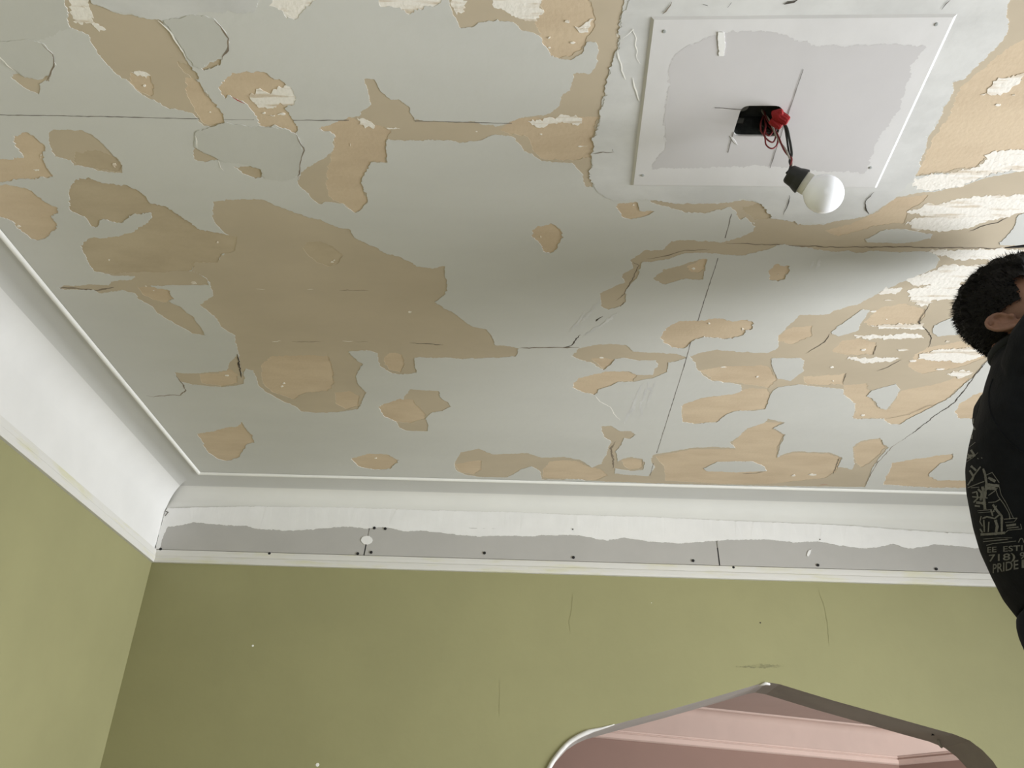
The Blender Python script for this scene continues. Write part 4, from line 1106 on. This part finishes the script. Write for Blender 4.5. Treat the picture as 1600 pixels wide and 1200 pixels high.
# shirt: torso, sleeves and a rib collar
sp = [loft([(c, a, b) for c, a, b in tor[1:]] , 40, 2.2), loft([(neckc + Z * 0.004, f_t * 0.064, l_t * 0.068), (tor[1][0], tor[1][1], tor[1][2]), (tor[2][0], tor[2][1], tor[2][2])])]
for sh, elb, w_, s in arms:
    sp.append(limb([sh - l_t * s * 0.06 - f_t * 0.01 - Z * 0.02, sh, (sh + elb) / 2, elb, elb.lerp(w_, 0.5), elb.lerp(w_, 0.86)], [0.085, 0.074, 0.064, 0.054, 0.048, 0.040]))
shirt = union('shirt', sp, MS['knit'], man, 0.005, 4, 0.5)
nk = [neckc + f_t * (0.002 + 0.063 * math.cos(t)) + l_t * (0.067 * math.sin(t)) + Z * (0.016 + 0.010 * math.cos(t)) for t in [2 * math.pi * k / 32 for k in range(33)]]
obj('collar', tube(nk, 0.0095, 8), mat('charcoal_rib_collar', (0.020, 0.022, 0.026), 0.9), shirt, smooth=True)
# trousers
tp = [loft(seat + [(pel - Z * 0.06, f_t * 0.112, l_t * 0.165)], 40, 2.3)]
for hip, knee, ank in legs:
    tp.append(limb([hip - Z * 0.01, (hip + knee) / 2 + f_t * 0.012, knee, (knee + ank) / 2 - f_t * 0.01, ank + Z * 0.005], [0.098, 0.086, 0.072, 0.068, 0.064]))
trousers = union('trousers', tp, MS['jean'], man, 0.007, 3, 0.5)
for hip, knee, ank in legs:
    b0 = ank - Z * 0.0
    union('boot', [limb([ank - f_t * 0.035 - Z * 0.048, ank + f_t * 0.07 - Z * 0.050, ank + f_t * 0.155 - Z * 0.054], [0.043, 0.042, 0.036]), limb([ank - Z * 0.05, ank + Z * 0.03], [0.047, 0.044])], MS['boot'], man, 0.006, 2)

# hair: cap grown off the skull, longer on the crown, clipped at the sides, plus short strands that break its outline
def hair_at(d):
    """d: unit direction in head axes (forward, left, up) about the skull centre -> thickness or None"""
    x, y, z = d
    front = 0.62 - 0.10 * abs(y) - max(0, -z) * 1.1          # how far forward hair reaches
    if z > 0.15:
        front = 0.80 - 0.35 * max(0, 0.55 - z)
    elif z > -0.45:
        front = 0.40 + 0.30 * min(0, z)
        if abs(y) > 0.5 and z < -0.28:
            front = -0.10
    else:
        front = -0.25
    if x > front or z < -0.93:
        return None
    e = min(1, (front - x) / 0.16) * min(1, (z + 0.93) / 0.14)
    top = 0.006 + 0.022 * min(1, max(0, (z + 0.1) / 0.7))
    if abs(y) > 0.75:
        top *= 0.7
    return 0.002 + top * max(0.12, e)
cc = HP(0.004, 0, 0.050)
def hp(d, r):
    return cc + g * (d[0] * (0.091 + r)) + l_h * (d[1] * (0.074 + r)) + u * (d[2] * (0.087 + r))
V, Fc = [], []
nu, nv = 96, 64
grid = {}
for i in range(nv + 1):
    ph = math.pi * i / nv
    for k in range(nu):
        t = 2 * math.pi * k / nu
        d = (math.sin(ph) * math.cos(t), math.sin(ph) * math.sin(t), math.cos(ph))
        h = hair_at(d)
        if h is not None:
            h *= 1 + 0.30 * noise.noise(Vector(d) * 9)
            grid[i, k] = len(V)
            V.append(hp(d, h))
for i in range(nv):
    for k in range(nu):
        q = [(i, k), (i + 1, k), (i + 1, (k + 1) % nu), (i, (k + 1) % nu)]
        if all(a in grid for a in q):
            Fc.append(tuple(grid[a] for a in q))
rnd = random.Random(7)
cnt = 0
while cnt < 5200:
    d = Vector((rnd.gauss(0, 1), rnd.gauss(0, 1), rnd.gauss(0, 1))).normalized()
    h = hair_at(d)
    if h is None:
        continue
    cnt += 1
    p = hp(d, h * 0.75)
    nrm = (g * d.x + l_h * d.y + u * d.z).normalized()
    lay = (-u * 0.3 - g * 0.5 + Vector((rnd.uniform(-.4, .4), rnd.uniform(-.4, .4), rnd.uniform(-.4, .4))))
    dr = (nrm * 0.75 + lay * 0.7).normalized()
    L = (0.004 + 0.45 * h) * rnd.uniform(0.7, 1.25)
    a = dr.orthogonal().normalized() * 0.0011
    b = dr.cross(a.normalized()) * 0.0011
    o = len(V)
    V += [p + a, p - a * 0.5 + b * 0.87, p - a * 0.5 - b * 0.87, p + dr * L]
    Fc += [(o, o + 1, o + 3), (o + 1, o + 2, o + 3), (o + 2, o, o + 3)]
obj('hair', (V, Fc), MS['hair'], man, smooth=False)
obj('forelock', tube(catmull([at(1606, 384, 1.60), at(1588, 385.5, 1.60), at(1570, 387, 1.60)], 6), [0.0035 - 0.00022 * k for k in range(13)], 6), MS['hair'], man, smooth=True)

# screen print on the shirt back: laid on the cloth
bm = bmesh.new()
bm.from_mesh(shirt.data)
tree = BVHTree.FromBMesh(bm)
bm.free()
def on_shirt(x, y, lift=0.0011):
    h = tree.ray_cast(CAM, ray(x, y).normalized())
    return None if h[0] is None or h[1].dot(ray(x, y).normalized()) > -0.06 else h[0] + h[1] * lift
seam = [on_shirt(*q, 0.0002) for q in catmull([(1552, 592, 0), (1546, 612, 0), (1547, 640, 0), (1560, 668, 0), (1580, 692, 0), (1612, 716, 0)], 5) for q in [(q.x, q.y)]]
seam = [q for q in seam if q is not None]
if len(seam) > 3:
    obj('sleeve_seam', tube(seam, 0.0018, 6), MS['knit'], shirt, smooth=True)
def strokes(lines):
    V, Fc = [], []
    for pts, w in lines:
        P = []
        for i in range(len(pts) - 1):
            a, b = Vector(pts[i]), Vector(pts[i + 1])
            k = max(1, int((b - a).length / 1.5))
            P += [a.lerp(b, j / k) for j in range(k)]
        P.append(Vector(pts[-1]))
        prev = None
        for i, p in enumerate(P):
            t = (P[min(i + 1, len(P) - 1)] - P[max(i - 1, 0)]).normalized()
            nn = Vector((-t.y, t.x)) * (w / 2) * (0.75 + 0.5 * abs(noise.noise(Vector((p.x * .4, p.y * .4, w)))))
            nsub = max(1, int(w / 1.5))
            row = [on_shirt(*(p + nn * (2 * s / nsub - 1))) for s in range(nsub + 1)]
            if None in row:
                prev = None
                continue
            o = len(V)
            V += row
            if prev is not None:
                for s in range(nsub):
                    Fc.append((prev + s, prev + s + 1, o + s + 1, o + s))
            prev = o
    return V, Fc
DRAW = [([(1522,654),(1519,686)],3), ([(1508,703),(1515,699),(1525,691)],1.2), ([(1510,719),(1517,712),(1524,712),(1518,703)],4), ([(1509,723),(1521,715),(1529,707)],1), ([(1528,716),(1530,717)],1.5), ([(1534,715),(1536,716)],1.5),
        ([(1513,758),(1524,741),(1533,729)],2.5), ([(1516,735),(1522,744),(1519,751)],4), ([(1513,762),(1533,754),(1539,752)],1.5), ([(1537,732),(1540,741),(1542,754),(1540,778)],4), ([(1540,743),(1551,738),(1562,754)],1.3),
        ([(1543,757),(1562,759)],5), ([(1536,760),(1538,775),(1540,796)],5), ([(1518,762),(1531,761)],1.2), ([(1520,770),(1527,768),(1529,778),(1522,785)],2.5), ([(1520,776),(1544,778)],2), ([(1545,774),(1555,767),(1559,762)],1.5),
        ([(1555,760),(1560,775),(1569,787),(1577,801),(1579,810)],1.5), ([(1562,760),(1565,773),(1573,786),(1584,809)],1.1), ([(1545,785),(1556,784),(1563,780)],1.6), ([(1552,788),(1559,798),(1566,806),(1566,830)],4),
        ([(1552,800),(1558,790)],2), ([(1528,798),(1551,796)],1.1), ([(1529,801),(1555,799)],1.1), ([(1536,810),(1543,807),(1555,810),(1562,804)],2.8), ([(1538,812),(1539,831)],2.6), ([(1546,815),(1545,831)],2.2),
        ([(1533,835),(1550,834),(1571,832)],4.5), ([(1569,811),(1590,809)],1.6), ([(1590,809),(1585,815),(1571,816)],1.1), ([(1595,818),(1597,826),(1576,828),(1571,832)],1.2), ([(1537,842),(1560,840),(1582,840)],1),
        ([(1542,852),(1552,849),(1571,847),(1588,845)],1.3), ([(1592,847),(1595,841),(1598,841),(1601,848)],1.6), ([(1534,806),(1532,815),(1536,822)],2), ([(1524,790),(1532,791)],3),
        ([(1541,762),(1556,763)],6), ([(1529,764),(1535,770),(1533,782)],4), ([(1556,812),(1559,822),(1557,831)],5), ([(1573,821),(1588,819)],4), ([(1574,825),(1592,823)],2), ([(1532,826),(1536,832)],3), ([(1518,728),(1526,735)],4), ([(1520,660),(1524,672)],3), ([(1512,708),(1518,716)],3), ([(1545,746),(1556,752)],5), ([(1537,846),(1556,844),(1576,842)],1.5), ([(1526,785),(1537,786)],5), ([(1549,796),(1552,806)],3)]
obj('print_drawing', strokes(DRAW), MS['print'], shirt, kind='stuff', label='grey line drawing printed on the shirt back')
def lettering(txt, x, y, h, wtot, slope, squash=0.0):
    cu = bpy.data.curves.new('t', 'FONT')
    cu.body = txt
    cu.offset = 0.012
    cu.resolution_u = 3
    to = bpy.data.objects.new('t', cu)
    COL.objects.link(to)
    bpy.context.view_layer.update()
    me = bpy.data.meshes.new_from_object(to.evaluated_get(bpy.context.evaluated_depsgraph_get()))
    bpy.data.objects.remove(to)
    b = bmesh.new()
    b.from_mesh(me)
    bpy.data.meshes.remove(me)
    bmesh.ops.triangulate(b, faces=b.faces[:])
    xs = [v.co.x for v in b.verts]
    x0, x1 = min(xs), max(xs)
    cap = 0.70
    V, idx = [], {}
    for v in b.verts:
        t = (v.co.x - x0) / (x1 - x0)
        t = t - squash * t * (1 - t)              # letters narrow where the cloth turns away
        px, py = x + t * wtot, y - v.co.y / cap * h + slope * t * wtot
        p = on_shirt(px, py)
        if p is not None:
            idx[v.index] = len(V)
            V.append(p)
    Fc = [tuple(idx[v.index] for v in f_.verts) for f_ in b.faces if all(v.index in idx for v in f_.verts)]
    b.free()
    return V, Fc
for a_ in (('EE  ESTI', 1543.5, 863, 8.5, 55, -0.06, 0.12), ('718)', 1546, 877, 10.5, 41, -0.08, 0.15), ('9', 1594, 873, 10.5, 8, -0.08), ('PRIDE', 1552, 895, 14, 40, -0.17, 0.15), ('I', 1597, 887, 13, 4, -0.1)):
    obj('print_lettering', lettering(*a_), MS['print'], shirt, label='grey block lettering printed under the drawing')

# trestle the man stands on (below the frame)
px_, py_ = pel.x + 0.03, pel.y
fl = bpy.data.objects['floor']
obj('trestle_plank', box_bm((px_ - 0.25, py_ - 0.45, FEET - 0.045), (px_ + 0.28, py_ + 0.45, FEET - 0.005), 0.004), MS['plank'], fl)
for dy in (-0.38, 0.38):
    for dx in (-0.2, 0.2):
        obj('trestle_leg', box_bm((px_ + dx - 0.025, py_ + dy - 0.025, 0), (px_ + dx + 0.025, py_ + dy + 0.025, FEET - 0.045)), MS['plank'], fl)
